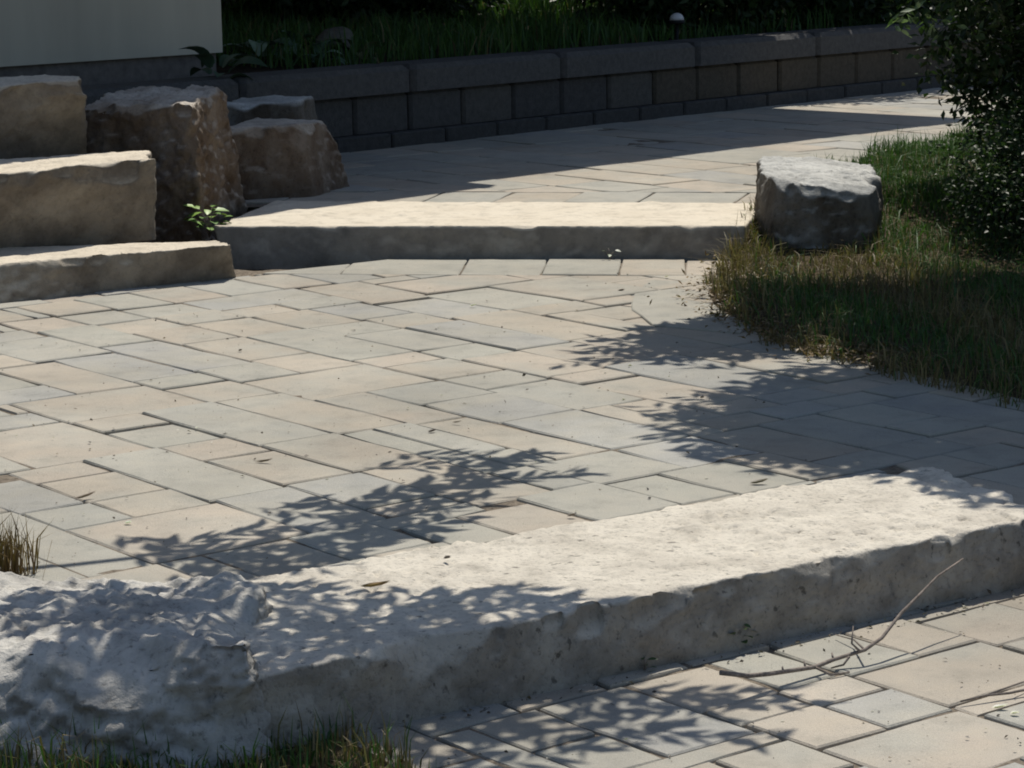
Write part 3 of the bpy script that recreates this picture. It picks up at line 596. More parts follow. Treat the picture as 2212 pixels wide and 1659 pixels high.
upp = bed("pavement", [(-1.9, 12.1), (1.2, 11.7), at(1900, 350, ZU), at(2250, 300, ZU), (6.5, 16), (6.5, 21.5), (-1.2, 14.2), (-2.6, 13.2)], ZU - .014,
          "raised far terrace of flags below the retaining wall, half in shadow")
c0, c1 = (-1.14, 12.17), (1.16, 11.77)
d0, d1 = off(c0, c1, .46)
WALL_O, WALL_D = (-.93, 14.65), (.690, .724)
WALL_N = (-.724, .690)                                      # to the back
pave(upp, PAVERS_UPPER, ZU, rngp, cuts=[(d0, d1), ((WALL_O[0] + 20 * WALL_D[0], WALL_O[1] + 20 * WALL_D[1]), WALL_O)][:2], joint=.0035)
ex = ((c1[0] - c0[0]) / 2.335, (c1[1] - c0[1]) / 2.335); ey = (-ex[1], ex[0])
x = -.25
for k in range(9):
    w = rngp.choice((.28, .3, .34, .45))
    P = [(c0[0] + ex[0] * a + ey[0] * b, c0[1] + ex[1] * a + ey[1] * b) for a, b in ((x + .004, .01), (x + w - .004, .01), (x + w - .004 + .03, .455), (x + .004 + .03, .455))]
    o = link("paver", paver_mesh(P, ZU, rngp), M_PAVER, upp); c = rngp.choice(TONE['tttgtggtt'[k]]); o.color = (*c, 1)
    x += w

low = bed("pavement", [(-3, 3.6), (3.2, 3.6), (3.2, 7.2), (1.2, 6.25), (-.55, 4.95), (-1.5, 4.9), (-3, 4.9)], ZL - .014,
          "lower strip of flags in front of the near stone step")
pave(low, PAVERS_LOWER, ZL, rngp, cuts=[off((1.22, 6.03), (-.25, 5.04), -.06)], joint=.004)


# ------------------------------------------------------------------ quarried stones
def stone(name, top, bot, ztop, zbot, h, mat, seed, amp=.012, r0=.006, chip=.05, chip_f=5.0, topamp=.4, pits=0.0, parent=None, gouge=0.0, strata=0.0, flakes=0, flake_r=(.05, .12), flake_x=(0, 1), facets=0, facet_d=.03, crag=0, round_=0.0, cracks=0.0, fine=.32):
    """rough quarried block. top/bot: four plan corners (front left, front right, back right, back left), ztop/zbot: heights per corner."""
    T = [Vector((*p, z)) for p, z in zip(top, ztop)]
    B = [Vector((*p, z)) for p, z in zip(bot, zbot)]
    LX = ((T[1] - T[0]).length + (T[2] - T[3]).length) / 2
    LY = ((T[3] - T[0]).length + (T[2] - T[1]).length) / 2
    LZ = sum((a - b).length for a, b in zip(T, B)) / 4
    nx, ny, nz = (max(2, round(l / h)) for l in (LX, LY, LZ))
    so = Vector((seed * 7.31, seed * 3.17, seed * 1.93))
    ax = (T[1] - T[0]).normalized(); ay = (T[3] - T[0]).normalized(); az = Vector((0, 0, 1))
    idx, vs = {}, []
    fr_ = random.Random(seed * 13 + 5)
    FL = []                                     # flakes knocked off the front top arris (and a few off the front face)
    for _ in range(flakes):
        R = fr_.uniform(*flake_r)
        depth = R * fr_.uniform(.08, .24)
        el = fr_.uniform(-.15, 1.0)
        FL.append((Vector((fr_.uniform(*flake_x) * LX, -(R - depth) * math.cos(el), LZ - fr_.uniform(0, .22) * min(LZ, .2) + (R - depth) * math.sin(el) * .8)), R, fr_.uniform(.6, 1.0)))

    PL = []
    for _ in range(facets):
        # a plane through a random place on an arris, leaning between the two faces that meet there
        e_ = fr_.choice(('tf', 'tf', 'tf', 'tr', 'tl', 'fr', 'fl', 'tb') + (('f', 'f', 'f', 't', 't', 'r', 'tf', 'f') if crag else ()))
        c = Vector((fr_.random() * LX, fr_.random() * LY, fr_.random() * LZ))
        n = Vector((0, 0, 0))
        for ch, ax_, val, d_ in (('t', 2, LZ, 1), ('f', 1, 0, -1), ('b', 1, LY, 1), ('r', 0, LX, 1), ('l', 0, 0, -1)):
            if ch in e_:
                c[ax_] = val; n[ax_] += d_ * fr_.uniform(.35, 1.0)
        n = (n.normalized() + Vector((fr_.gauss(0, .16), fr_.gauss(0, .16), fr_.gauss(0, .16))) * (1 + crag * (len(e_) == 1))).normalized()
        PL.append((c - n * fr_.uniform(.25, 1.0) * facet_d, n, fr_.uniform(.08, .22)))

    def vert(i, j, k):
        key = (i, j, k)
        if key in idx: return idx[key]
        p = Vector((i / nx * LX, j / ny * LY, k / nz * LZ))
        q = p + so
        # broken arrises: the rounding radius jumps where a flake came off
        nf = noise.noise(q * chip_f) * .5 + noise.noise(q * chip_f * 2.3 + Vector((9, 2, 4))) * .35
        r = r0 + chip * max(0.0, nf - .06) * 2.2
        r = min(r, LX * .45, LY * .45, LZ * .48)
        rz = r * (1.0 + .5 * noise.noise(q * 3 + Vector((3, 3, 3))))
        c = Vector((min(max(p.x, r), LX - r), min(max(p.y, r), LY - r), min(p.z, LZ - rz)))
        d = p - c
        if d.length > 1e-9:
            # keep the flake flat-ish instead of a clean fillet
            n_ = d.normalized()
            p2 = c + n_ * r
            p = p2
        else:
            n_ = Vector(((i == nx) - (i == 0), (j == ny) - (j == 0), (k == nz) - (k == 0))).normalized()
        istop = n_.z > .8
        a = amp * (topamp if istop else 1.0)
        f = noise.fractal(q * 6.0, .8, 2.1, 5) * a + noise.fractal(q * 28.0, .7, 2.0, 3) * a * fine
        if strata and not istop:
            f += strata * (noise.noise(Vector((q.x * 2.0, q.y * 2.0, q.z * 22.0))))
        if cracks:
            w1 = abs(noise.noise(q * 4.2 + Vector((1, 8, 3))) + .35 * noise.noise(q * 15))
            w2 = abs(noise.noise(Vector((q.x * 3, q.y * 3, q.z * 9)) + Vector((6, 2, 9))) + .25 * noise.noise(q * 18))
            f -= cracks * (max(0.0, .07 - w1) / .07 + .8 * max(0.0, .06 - w2) / .06)
        if gouge and not istop:
            v = noise.noise(q * 7.0 + Vector((5, 1, 2)))
            f -= gouge * max(0, v - .15) * 2
        if pits and istop:
            v = noise.noise(Vector((q.x * 30, q.y * 24, 1.3)) + so)
            f -= pits * max(0.0, v - .22) * 2.2 * min(1.0, max(0.0, .55 + 1.6 * noise.noise(q * 2.4)))
        p = p + n_ * f
        for pc, pn, pr in PL:
            dv = p - pc
            hgt = dv.dot(pn)
            if hgt > 0:
                lat = (dv - pn * hgt).length / pr
                if lat < 1:
                    p = p - pn * hgt * min(1.0, (1 - lat * lat) * (1.8 + 2.5 * crag))
        for fc, R, sq in FL:
            dv = p - fc
            e = Vector((dv.x * sq, dv.y, dv.z))
            if e.length < R and e.length > 1e-6:
                e = e * (R / e.length)
                p = Vector((fc.x + e.x / sq, fc.y + e.y, fc.z + e.z)) if abs(e.x) < .5 * R else fc + dv * (1 + (R / dv.length - 1) * .5)
                p = p + n_ * noise.noise(q * 40) * .002
        s, t, w = p.x / LX, p.y / LY, p.z / LZ
        if round_:
            a_, b_ = 2 * s - 1, 2 * t - 1
            ca = a_ * math.sqrt(max(0, 1 - b_ * b_ / 2)); cb = b_ * math.sqrt(max(0, 1 - a_ * a_ / 2))
            s = .5 + .5 * (a_ + (ca * 1.08 - a_) * round_); t = .5 + .5 * (b_ + (cb * 1.08 - b_) * round_)
        P = (T[0] * (1 - s) * (1 - t) + T[1] * s * (1 - t) + T[2] * s * t + T[3] * (1 - s) * t) * w + \
            (B[0] * (1 - s) * (1 - t) + B[1] * s * (1 - t) + B[2] * s * t + B[3] * (1 - s) * t) * (1 - w)
        idx[key] = len(vs); vs.append(P)
        return idx[key]

    fs = []
    for i in range(nx):
        for j in range(ny):
            fs.append((vert(i, j, nz), vert(i + 1, j, nz), vert(i + 1, j + 1, nz), vert(i, j + 1, nz)))
    for k in range(nz):
        for i in range(nx):
            fs.append((vert(i, 0, k), vert(i + 1, 0, k), vert(i + 1, 0, k + 1), vert(i, 0, k + 1)))
            fs.append((vert(i + 1, ny, k), vert(i, ny, k), vert(i, ny, k + 1), vert(i + 1, ny, k + 1)))
        for j in range(ny):
            fs.append((vert(0, j + 1, k), vert(0, j, k), vert(0, j, k + 1), vert(0, j + 1, k + 1)))
            fs.append((vert(nx, j, k), vert(nx, j + 1, k), vert(nx, j + 1, k + 1), vert(nx, j, k + 1)))
    return link(name, poly_mesh(name, vs, fs, smooth=True), mat, parent)


def shrink(q, d):
    cx = sum(p[0] for p in q) / 4; cy = sum(p[1] for p in q) / 4
    return [(p[0] + (p[0] - cx) * d, p[1] + (p[1] - cy) * d) for p in q]


# near step, long pitted slab in the foreground
q = [(-.57, 4.88), NR_F, NR_B, (-.68, 5.63)]
qb = [(-.56, 4.86), (NR_F[0] + .015, NR_F[1] - .02), NR_B, (-.68, 5.63)]
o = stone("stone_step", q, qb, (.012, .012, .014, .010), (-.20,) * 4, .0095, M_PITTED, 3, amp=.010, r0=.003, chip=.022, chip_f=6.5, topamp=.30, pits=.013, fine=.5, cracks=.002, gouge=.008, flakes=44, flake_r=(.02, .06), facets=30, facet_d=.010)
tag(o, "long pitted cream slab in the foreground with a broken twig leaning on it", "stone step", "limestone slabs used as steps")
# the next slab of the same edge, beyond the right side of the picture
o = stone("stone_step", [(1.42, 6.34), (2.95, 7.50), (2.65, 7.95), (1.40, 6.93)], [(1.44, 6.32), (2.97, 7.48), (2.65, 7.95), (1.40, 6.93)], (.012,) * 4, (-.20,) * 4, .02, M_PITTED, 4, amp=.010, r0=.004, chip=.03, chip_f=6.5, topamp=.3, pits=.012, fine=.5, facets=14, facet_d=.012)
tag(o, "pitted cream slab continuing the terrace edge right of the foreground slab", "stone step", "limestone slabs used as steps")
# far step
q = [(-1.29, 11.245), (1.0, 10.935), at(1655, 440, ZU), at(592, 436, ZU)]
qb = [(-1.25, 11.20), (.99, 10.885), (1.22, 11.7), (-1.12, 12.15)]
o = stone("stone_step", q, qb, (ZU + .004,) * 4, (-.05,) * 4, .012, M_FARSLAB, 5, amp=.006, r0=.004, chip=.045, chip_f=7.0, topamp=.15, gouge=.008, flakes=0)
tag(o, "smooth pale slab spanning the middle of the picture between standing stone and stump-like stone", "stone step", "limestone slabs used as steps")
# lowest left-hand step
fl, fr = at(-420, 605, .145), at(497, 529, .145)
q = [fl, fr, (fr[0] - .06, fr[1] + .15), (fl[0] - .3, fl[1] + .75)]
b0_, b1_ = at(-420, 703, 0), at(512, 598, 0)
qb = [b0_, b1_, (fr[0] - .04, fr[1] + .17), (fl[0] - .3, fl[1] + .75)]
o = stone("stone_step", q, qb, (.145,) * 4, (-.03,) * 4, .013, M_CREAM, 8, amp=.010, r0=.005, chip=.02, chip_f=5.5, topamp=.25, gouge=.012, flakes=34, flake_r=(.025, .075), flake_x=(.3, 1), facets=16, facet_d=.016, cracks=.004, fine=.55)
tag(o, "lowest slab of the left-hand steps with white chipped marks on its face", "stone step", "limestone slabs used as steps")
# big middle block of the left-hand steps
fl, fr = at(-420, 418, .455), at(334, 352, .455)
q = [fl, fr, (fr[0] - .08, fr[1] + .42), (fl[0] - .25, fl[1] + .75)]
b0_, b1_ = at(-420, 585, .13), at(335, 513, .13)
qb = [b0_, b1_, (fr[0] - .08, fr[1] + .42), (fl[0] - .25, fl[1] + .75)]
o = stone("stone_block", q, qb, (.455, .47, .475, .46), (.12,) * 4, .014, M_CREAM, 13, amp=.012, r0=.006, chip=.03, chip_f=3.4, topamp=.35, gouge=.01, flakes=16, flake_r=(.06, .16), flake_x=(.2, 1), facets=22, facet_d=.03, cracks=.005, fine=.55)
tag(o, "thick cream block on the lowest left-hand step, lit along its top", "stone block", "stacked blocks at the left")
# upper block
fl, fr = at(-420, 205, .77), at(186, 176, .77)
q = [fl, fr, (fr[0] - .10, fr[1] + .30), (fl[0] - .25, fl[1] + .55)]
b0_, b1_ = at(-420, 390, .44), at(190, 330, .44)
qb = [b0_, b1_, (fr[0] - .10, fr[1] + .35), (fl[0] - .25, fl[1] + .55)]
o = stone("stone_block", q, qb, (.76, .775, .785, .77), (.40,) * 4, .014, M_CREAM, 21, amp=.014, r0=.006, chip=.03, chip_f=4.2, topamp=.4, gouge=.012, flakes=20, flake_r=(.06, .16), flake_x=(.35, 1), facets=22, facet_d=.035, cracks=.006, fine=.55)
tag(o, "topmost block of the left-hand stack, at the picture's left edge under the house", "stone block", "stacked blocks at the left")
# standing stone
q = [(-1.93, 11.70), (-1.385, 11.45), (-1.30, 11.98), (-1.76, 12.25)]
qb = [(-1.93, 11.67), (-1.36, 11.43), (-1.20, 12.02), (-1.72, 12.3)]
o = stone("standing_stone", q, qb, (.635, .65, .70, .68), (.02,) * 4, .0115, M_BROWN, 31, amp=.020, r0=.005, chip=.03, chip_f=5.0, topamp=.7, gouge=.018, flakes=4, flake_r=(.04, .08), facets=14, facet_d=.02, cracks=.010, fine=.65)
tag(o, "tall brown standing stone with a rough right side beside the pale far step", "stone", "upright stones by the steps")
# squat stone behind it
q = [(-1.34, 12.28), (-.97, 12.42), (-.88, 12.80), (-1.25, 12.95)]
qb = [(-1.38, 12.22), (-.93, 12.38), (-.76, 12.82), (-1.25, 13.0)]
o = stone("squat_stone", q, qb, (.475, .475, .47, .48), (.08,) * 4, .014, M_BROWN, 41, amp=.013, r0=.012, chip=.06, chip_f=3.0, topamp=.5, gouge=.008, facets=10, facet_d=.03, cracks=.006, fine=.5)
tag(o, "squat brown stone in the shade right of the standing stone", "stone", "upright stones by the steps")
# dark stone behind
q = [(-1.47, 13.1), (-1.06, 13.25), (-1.0, 13.6), (-1.4, 13.6)]
o = stone("dark_stone", q, shrink(q, .08), (.53, .53, .53, .53), (.08,) * 4, .02, M_STUMP, 47, amp=.016, r0=.02, chip=.09, chip_f=3.0, topamp=.5)
tag(o, "dark rounded stone against the retaining wall, above the squat stone", "stone", "upright stones by the steps")
# stump-like stone
q = [(1.08, 10.88), (1.56, 10.78), (1.64, 11.60), (1.14, 11.84)]
qb = [(1.05, 10.83), (1.56, 10.75), (1.64, 11.65), (1.12, 11.85)]
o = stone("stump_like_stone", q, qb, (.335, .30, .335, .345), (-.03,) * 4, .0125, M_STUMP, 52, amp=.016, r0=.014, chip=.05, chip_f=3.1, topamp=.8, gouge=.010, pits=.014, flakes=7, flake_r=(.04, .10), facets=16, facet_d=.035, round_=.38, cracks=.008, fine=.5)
tag(o, "squat stump-like grey stone on the lawn at the right end of the far step", "stone", "upright stones by the steps")
# boulder in the lower left corner
q = [(-1.85, 5.10), (-.53, 4.90), (-.56, 5.58), (-1.85, 5.85)]
qb = [(-1.85, 4.76), (-.46, 4.77), (-.44, 5.62), (-1.85, 5.9)]
o = stone("boulder", q, qb, (.01, .085, .04, .045), (-.24,) * 4, .0085, M_BOULDER, 63, amp=.024, r0=.006, chip=.03, chip_f=3.6, topamp=.85, pits=.010, facets=30, facet_d=.06, cracks=.014, fine=.5)
tag(o, "low rough grey boulder in the lower left corner, dappled with leaf shade", "boulder")

# ------------------------------------------------------------------ retaining wall
wall = empty("retaining_wall", (WALL_O[0], WALL_O[1], ZU))
tag(wall, "low curved-top grey block retaining wall in shade along the far terrace", "wall")
rw = random.Random(17)


def wframe(t):
    return ((WALL_O[0] + WALL_D[0] * t, WALL_O[1] + WALL_D[1] * t), WALL_D, WALL_N)


def wall_piece(name, t0, t1, y0, y1, z0, z1, col, bev):
    me = box_mesh(name, t0, t1, y0, y1, z0, z1, bev, wframe(0))
    o = link(name, me, M_BLOCK)
    o.parent = wall
    o.matrix_parent_inverse = Matrix.Translation((-WALL_O[0], -WALL_O[1], -ZU))
    o.color = (*col, 1)
    return o


for k in range(-7, 20):
    t = .10 + .435 * k
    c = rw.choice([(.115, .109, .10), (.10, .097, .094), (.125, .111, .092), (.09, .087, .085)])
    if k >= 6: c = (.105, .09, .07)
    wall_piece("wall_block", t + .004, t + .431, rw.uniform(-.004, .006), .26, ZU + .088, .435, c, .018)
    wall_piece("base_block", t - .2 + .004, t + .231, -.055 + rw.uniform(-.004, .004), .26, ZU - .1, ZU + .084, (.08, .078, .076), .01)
for k in range(-2, 7):
    t = .535 + 1.29 * k
    wall_piece("cap_stone", t + .003, t + 1.287, -.03, .33, .438, .592, rw.choice([(.125, .122, .118), (.112, .11, .108)]), .03)

# raised garden bed behind the wall
def wl_pt(t, y): return (WALL_O[0] + WALL_D[0] * t + WALL_N[0] * y, WALL_O[1] + WALL_D[1] * t + WALL_N[1] * y)
gp = [wl_pt(-6, .27), wl_pt(14, .27), wl_pt(14, 12), wl_pt(-6, 12)]
nu_, nv_ = 40, 24
gv, gf = [], []
for i in range(nu_ + 1):
    for j in range(nv_ + 1):
        y = .27 + (j / nv_) ** 1.6 * 14
        p = wl_pt(-6 + 20 * i / nu_, y)
        gv.append((*p, .53 + .02 * y + .03 * noise.noise(Vector((p[0], p[1], 0)) * 1.5)))
for i in range(nu_):
    for j in range(nv_):
        a = i * (nv_ + 1) + j
        gf.append((a, a + nv_ + 1, a + nv_ + 2, a + 1))
tag(link("garden_soil", poly_mesh("garden_soil", gv, gf, True), M_SOIL), "dark raised garden bed behind the retaining wall", kind='structure')

# ------------------------------------------------------------------ house
HC_ = at(482, 112, .687)                       # corner seen at the left
house = empty("house", (HC_[0], HC_[1], .5))
tag(house, "corner of a house with beige siding above a dark foundation, top left", "house")
HD = (.72, .694); HN = (-.694, .72)


def hpart(name, x0, x1, y0, y1, z0, z1, mat, bev=0):
    me = box_mesh(name, x0, x1, y0, y1, z0, z1, bev, (HC_, HD, HN))
    o = link(name, me, mat); o.parent = house
    o.matrix_parent_inverse = Matrix.Translation((-HC_[0], -HC_[1], -.5))
    return o


hpart("foundation", -7, -.03, .03, 5.0, .2, .690, M_FOUND)
hpart("siding", -7, 0, 0, 5.0, .684, 3.15, M_WALL, .004)
# porch roof: its straight eave throws the shadow edge across the far terrace
RC = towards_sun(2.88, 16.1, 3.15 - ZU)
RD, RN = (.704, .710), (-.710, .704)


def rpart(name, x0, x1, y0, y1, z0, z1, mat):
    me = box_mesh(name, x0, x1, y0, y1, z0, z1, 0, (RC, RD, RN))
    o = link(name, me, mat); o.parent = house
    o.matrix_parent_inverse = Matrix.Translation((-HC_[0], -HC_[1], -.5))
    return o


rpart("roof", -4.44, 0, 0, 7.5, 3.15, 3.33, M_ROOF)
rpart("roof", -11, -4.442, -.26, 7.5, 3.15, 3.33, M_ROOF)
rpart("rear_wall", -10.9, -.3, 7.0, 7.3, .4, 3.148, M_WALL)

# ------------------------------------------------------------------ garden plants in the shade
def broad_leaf(L, Wd):
    vs, fs = [], []
    n = 7
    for i in range(n):
        t = i / (n - 1)
        w = Wd * .5 * math.sin(math.pi * min(1, t * .92 + .08)) ** .75 if i < n - 1 else 0.002
        x = L * t; zc = .55 * L * t - .75 * L * t * t
        vs += [(x, -w, zc + w * .3), (x, 0, zc), (x, w, zc + w * .3)]
    for i in range(n - 1):
        for k in range(2):
            a = i * 3 + k
            fs.append((a, a + 3, a + 4, a + 1))
    return poly_mesh("leaf", vs, fs, True)


def mat_broad(name, col):
    m, nt, b = new_mat(name, .45)
    tc = nt.nodes.new('ShaderNodeTexCoord'); oi = nt.nodes.new('ShaderNodeObjectInfo')
    n = noise_tex(nt, 9, 4, .6, tc.outputs['Object'])
    r = ramp(nt, n.outputs[0], [(.3, .75), (.7, 1.2)])
    c = mix(nt, 1.0, oi.outputs['Color'], r.outputs[0], 'MULTIPLY')
    nt.links.new(c, b.inputs['Base Color'])
    return m


M_BROAD = mat_broad("broad leaf", None)
BROAD = [broad_leaf(.20, .13), broad_leaf(.26, .15), broad_leaf(.22, .09)]
for me in BROAD: me.materials.append(M_BROAD)


def hosta(x, y, z, n, s, label, cols, seed, group="broad-leaved plants by the wall"):
    r = random.Random(seed)
    root = empty("broad_leaved_plant", (x, y, z))
    tag(root, label, "plant", group)
    for k in range(n):
        o = bpy.data.objects.new("leaf", r.choice(BROAD)); C.objects.link(o); o.parent = root
        az = 2.4 * k + r.uniform(-.3, .3); rr = r.uniform(.02, .09) * s
        o.location = (math.cos(az) * rr, math.sin(az) * rr, .03 + .13 * s * r.random())
        o.rotation_euler = (r.uniform(-.3, .3), r.uniform(-.75, .1), az)
        sc = s * r.uniform(.7, 1.15); o.scale = (sc, sc, sc)
        c = r.choice(cols); f = r.uniform(.8, 1.15); o.color = (c[0] * f, c[1] * f, c[2] * f, 1)
    return root


gc = [(.13, .22, .15), (.21, .29, .21), (.10, .17, .12)]
for (px, py, z, n, s, lab, cols, sd) in (
        (470, 165, .60, 9, 1.0, "dark drooping broad-leaved plant at the foot of the house corner", [(.05, .09, .055), (.08, .13, .085)], 1),
        (560, 118, .62, 13, 1.0, "leafy low plant directly right of the house corner", gc, 2),
        (640, 112, .62, 12, .95, "tangled broad-leaved plant between the house corner and the round stone", gc, 3),
        (770, 122, .60, 10, .9, "olive broad-leaved plant right of the round stone", [(.11, .14, .07), (.14, .15, .08)], 4),
        (690, 128, .60, 9, .75, "small broad-leaved plant in front of the round stone at the wall", gc, 5)):
    x, y = at(px, py, z)
    hosta(x, y, z - .06, n, s * .78, lab, cols, sd)
x, y = at(720, 104, .642)
q = [(x - .11, y - .06), (x + .11, y - .06), (x + .12, y + .16), (x - .1, y + .16)]
o = stone("garden_stone", q, shrink(q, .1), (.745, .745, .755, .755), (.48,) * 4, .02, M_BLOCK, 71, amp=.012, r0=.07, chip=.02, chip_f=3.0); o.color = (.16, .15, .13, 1)
tag(o, "rounded stone among the shaded plants behind the wall", "stone")

# white domed garden light
x, y = at(1462, 43, .70)
gl = empty("garden_light", (x, y, .44)); tag(gl, "small white domed garden light in the dark bed behind the wall", "garden light")
vs, fs = [], []
for i in range(6):
    a = i / 5 * math.pi / 2
    for k in range(14):
        w = 2 * math.pi * k / 14
        vs.append((.050 * math.cos(a) * math.cos(w), .050 * math.cos(a) * math.sin(w), .26 + .048 * math.sin(a)))
for i in range(5):
    for k in range(14):
        fs.append((i * 14 + k, i * 14 + (k + 1) % 14, (i + 1) * 14 + (k + 1) % 14, (i + 1) * 14 + k))
fs.append(tuple(reversed(range(14))))
link("dome", poly_mesh("dome", vs, fs, True), M_WHITE, gl)
s_ = Soup(); s_.add(*tube([(0, 0, 0), (0, 0, .24)], [.012, .012], 8)); s_.add(*tube([(0, 0, .235), (0, 0, .258)], [.058, .058], 14)); s_.build("stake", M_BLACK, gl)

# ------------------------------------------------------------------ grass
nrng = np.random.default_rng(7)


def lawn_z(x, y):
    t = np.clip((y - 10.3) / 1.6, 0, 1)
    return .012 + .135 * t * t * (3 - 2 * t) + .012 * np.sin(x * 5 + y * 3)


def soil_patch(name, P, zf, mat, label, n=26):
    A = np.array(P); lo, hi = A.min(0), A.max(0)
    # fan of rings from the middle, edge sunk a little
    c = A.mean(0); vs, fs = [(c[0], c[1], float(zf(c[0], c[1])))], []
    m = len(P); R = 10
    for r in range(1, R + 1):
        f = r / R
        for p in P:
            x, y = c[0] + (p[0] - c[0]) * f, c[1] + (p[1] - c[1]) * f
            vs.append((x, y, float(zf(x, y)) - (.02 if r == R else 0)))
    for i in range(m): fs.append((0, 1 + i, 1 + (i + 1) % m))
    for r in range(R - 1):
        for i in range(m):
            a = 1 + r * m + i; b = 1 + r * m + (i + 1) % m
            fs.append((a, a + m, b + m, b))
    return tag(link(name, poly_mesh(name, vs, fs, True), mat), label, kind='structure')


def dense(P, k=4):
    out = []
    for i in range(len(P)):
        p, q = P[i], P[(i + 1) % len(P)]
        for j in range(k): out.append((p[0] + (q[0] - p[0]) * j / k, p[1] + (q[1] - p[1]) * j / k))
    return out


soil_patch("lawn_soil", dense(LAWN), lawn_z, M_TURF, "thatchy soil of the lawn on the right")
GREEN = np.array([(.045, .10, .018), (.065, .145, .028), (.09, .165, .04), (.06, .12, .045)])
DRY = np.array([(.20, .155, .075), (.26, .20, .10), (.14, .10, .05), (.17, .15, .06)])


def ragged(P, amp, k=7):
    out = []
    for x, y in dense(P, k):
        v = Vector((x * 6, y * 6, 0))
        out.append((x + amp * noise.noise(v), y + amp * noise.noise(v + Vector((7, 7, 7)))))
    return out


def field(n, P, zf, hmin, hmax, wmin, wmax, dryf, clump=2.8, lean=1.05):
    p = sample_poly(nrng, P, n)
    # clumps: keep more where noise is high
    q = np.array([noise.noise(Vector((a * clump, b * clump, 2.0))) for a, b in p])
    H = nrng.uniform(hmin, hmax, n) * (1 + .8 * q)
    base = np.stack([p[:, 0], p[:, 1], zf(p[:, 0], p[:, 1]) - .008], 1)
    az = nrng.uniform(0, 2 * math.pi, n); k = np.abs(nrng.normal(0, lean, n))
    ln = np.stack([np.cos(az) * k, np.sin(az) * k, np.zeros(n)], 1)
    d = nrng.random(n) < np.clip(dryf(p[:, 0], p[:, 1]) + .25 * q, .03, .95)
    tint = np.where(d[:, None], DRY[nrng.integers(0, 4, n)], GREEN[nrng.integers(0, 4, n)]) * nrng.uniform(.75, 1.25, (n, 1))
    return blades(nrng, base, H, ln, nrng.uniform(wmin, wmax, n), tint)


def edge_dist(x, y, P):
    d = np.full(len(x), 9.0)
    for i in range(len(P)):
        a, b = np.array(P[i]), np.array(P[(i + 1) % len(P)])
        ab = b - a; t = np.clip(((x - a[0]) * ab[0] + (y - a[1]) * ab[1]) / (ab @ ab + 1e-9), 0, 1)
        d = np.minimum(d, np.hypot(x - a[0] - ab[0] * t, y - a[1] - ab[1] * t))
    return d


VIS = [p for p in LAWN if p[0] < 2.6] + [(2.6, 8.2), (2.6, 13.5)]
def lawn_dry(x, y):
    e = edge_dist(x, y, LAWN[:12])
    return np.clip(.95 - e * 2.6, 0, .9) + .30 * np.clip(1 - np.abs(y - 10.3) / .8, 0, 1)
VISP = ragged(LAWN, .10)
parts_ = [field(46000, VISP, lawn_z, .03, .085, .003, .0055, lawn_dry), field(9000, VISP, lawn_z, .06, .13, .003, .007, lawn_dry)]
def join_fields(parts): 
    V, T, Cc, n = [], [], [], 0
    for v, t, c in parts:
        V.append(v); T.append(t + n); Cc.append(c); n += len(v)
    return np.concatenate(V), np.concatenate(T), np.concatenate(Cc)
V_, T_, C_ = join_fields(parts_)
tag(link("grass", tri_mesh("grass", V_, T_, C_), M_GRASS), "tufted green lawn with straw-coloured edges around the stump-like stone", "grass", kind='stuff')

# brown leaf litter along the lawn edge
edge = [at(*p, .01) for p in ((1600, 540), (1560, 590), (1530, 630), (1560, 680), (1630, 715), (1690, 735), (1760, 765), (1850, 770), (1900, 800))]
n = 2600
i_ = nrng.integers(0, len(edge) - 1, n); f_ = nrng.random(n)
E_ = np.array(edge); pp = E_[i_] * (1 - f_[:, None]) + E_[i_ + 1] * f_[:, None] + nrng.normal(0, .075, (n, 2)) + np.array([.06, .03])
pos = np.stack([pp[:, 0], pp[:, 1], np.full(n, .008) + nrng.random(n) * .02], 1)
dr = nrng.normal(0, 1, (n, 3)); dr[:, 2] *= .35
V_, T_, C_ = scatter_leaves(pos, dr, np.tile([0, 0, 1.0], (n, 1)) + nrng.normal(0, .4, (n, 3)), nrng.uniform(.012, .035, n), nrng.uniform(.006, .014, n), DRY[nrng.integers(0, 4, n)] * np.array([1.0, .82, .7]) * nrng.uniform(.6, 1.2, (n, 1)))
tag(link("leaf_litter", tri_mesh("leaf_litter", V_, T_, C_), M_LEAF), "brown dead leaves and clippings along the paved edge of the lawn", "leaf litter", kind='stuff')

# grass in the lower left corner
CORNER = [at(*p, ZL) for p in ((-300, 1500), (60, 1590), (330, 1625), (520, 1610), (545, 1500), (640, 1530), (760, 1590), (860, 1640), (960, 1720), (900, 1850), (-300, 1850))]
cz = lambda x, y: ZL + .004 + 0 * (x + y)
soil_patch("corner_soil", dense(CORNER), cz, M_TURF, "thatchy soil in the lower left corner")
cd = lambda x, y: .34 + 0 * x + .4 * (x > -.36)
V_, T_, C_ = join_fields([field(5200, CORNER, cz, .02, .065, .003, .006, cd, lean=.6), field(800, CORNER, cz, .06, .12, .003, .005, lambda x, y: .3 + 0 * x, lean=.5)])
tag(link("grass", tri_mesh("grass", V_, T_, C_), M_GRASS), "clumps of grass growing against the boulder and the near slab", "grass", kind='stuff')

# dark garden grass under the porch
GG = [wl_pt(.3, .5), wl_pt(8, .5), wl_pt(10, 9), wl_pt(-1, 9)]
gz = lambda x, y: .55 + .02 * ((x - WALL_O[0]) * WALL_N[0] + (y - WALL_O[1]) * WALL_N[1])
V_, T_, C_ = join_fields([field(42000, GG, gz, .08, .26, .006, .012, lambda x, y: .03 + 0 * x, clump=1.2, lean=.6)])
tag(link("garden_grass", tri_mesh("garden_grass", V_, T_, C_), M_GRASS), "tall dark green grass in the shaded bed behind the wall", "grass", kind='stuff')


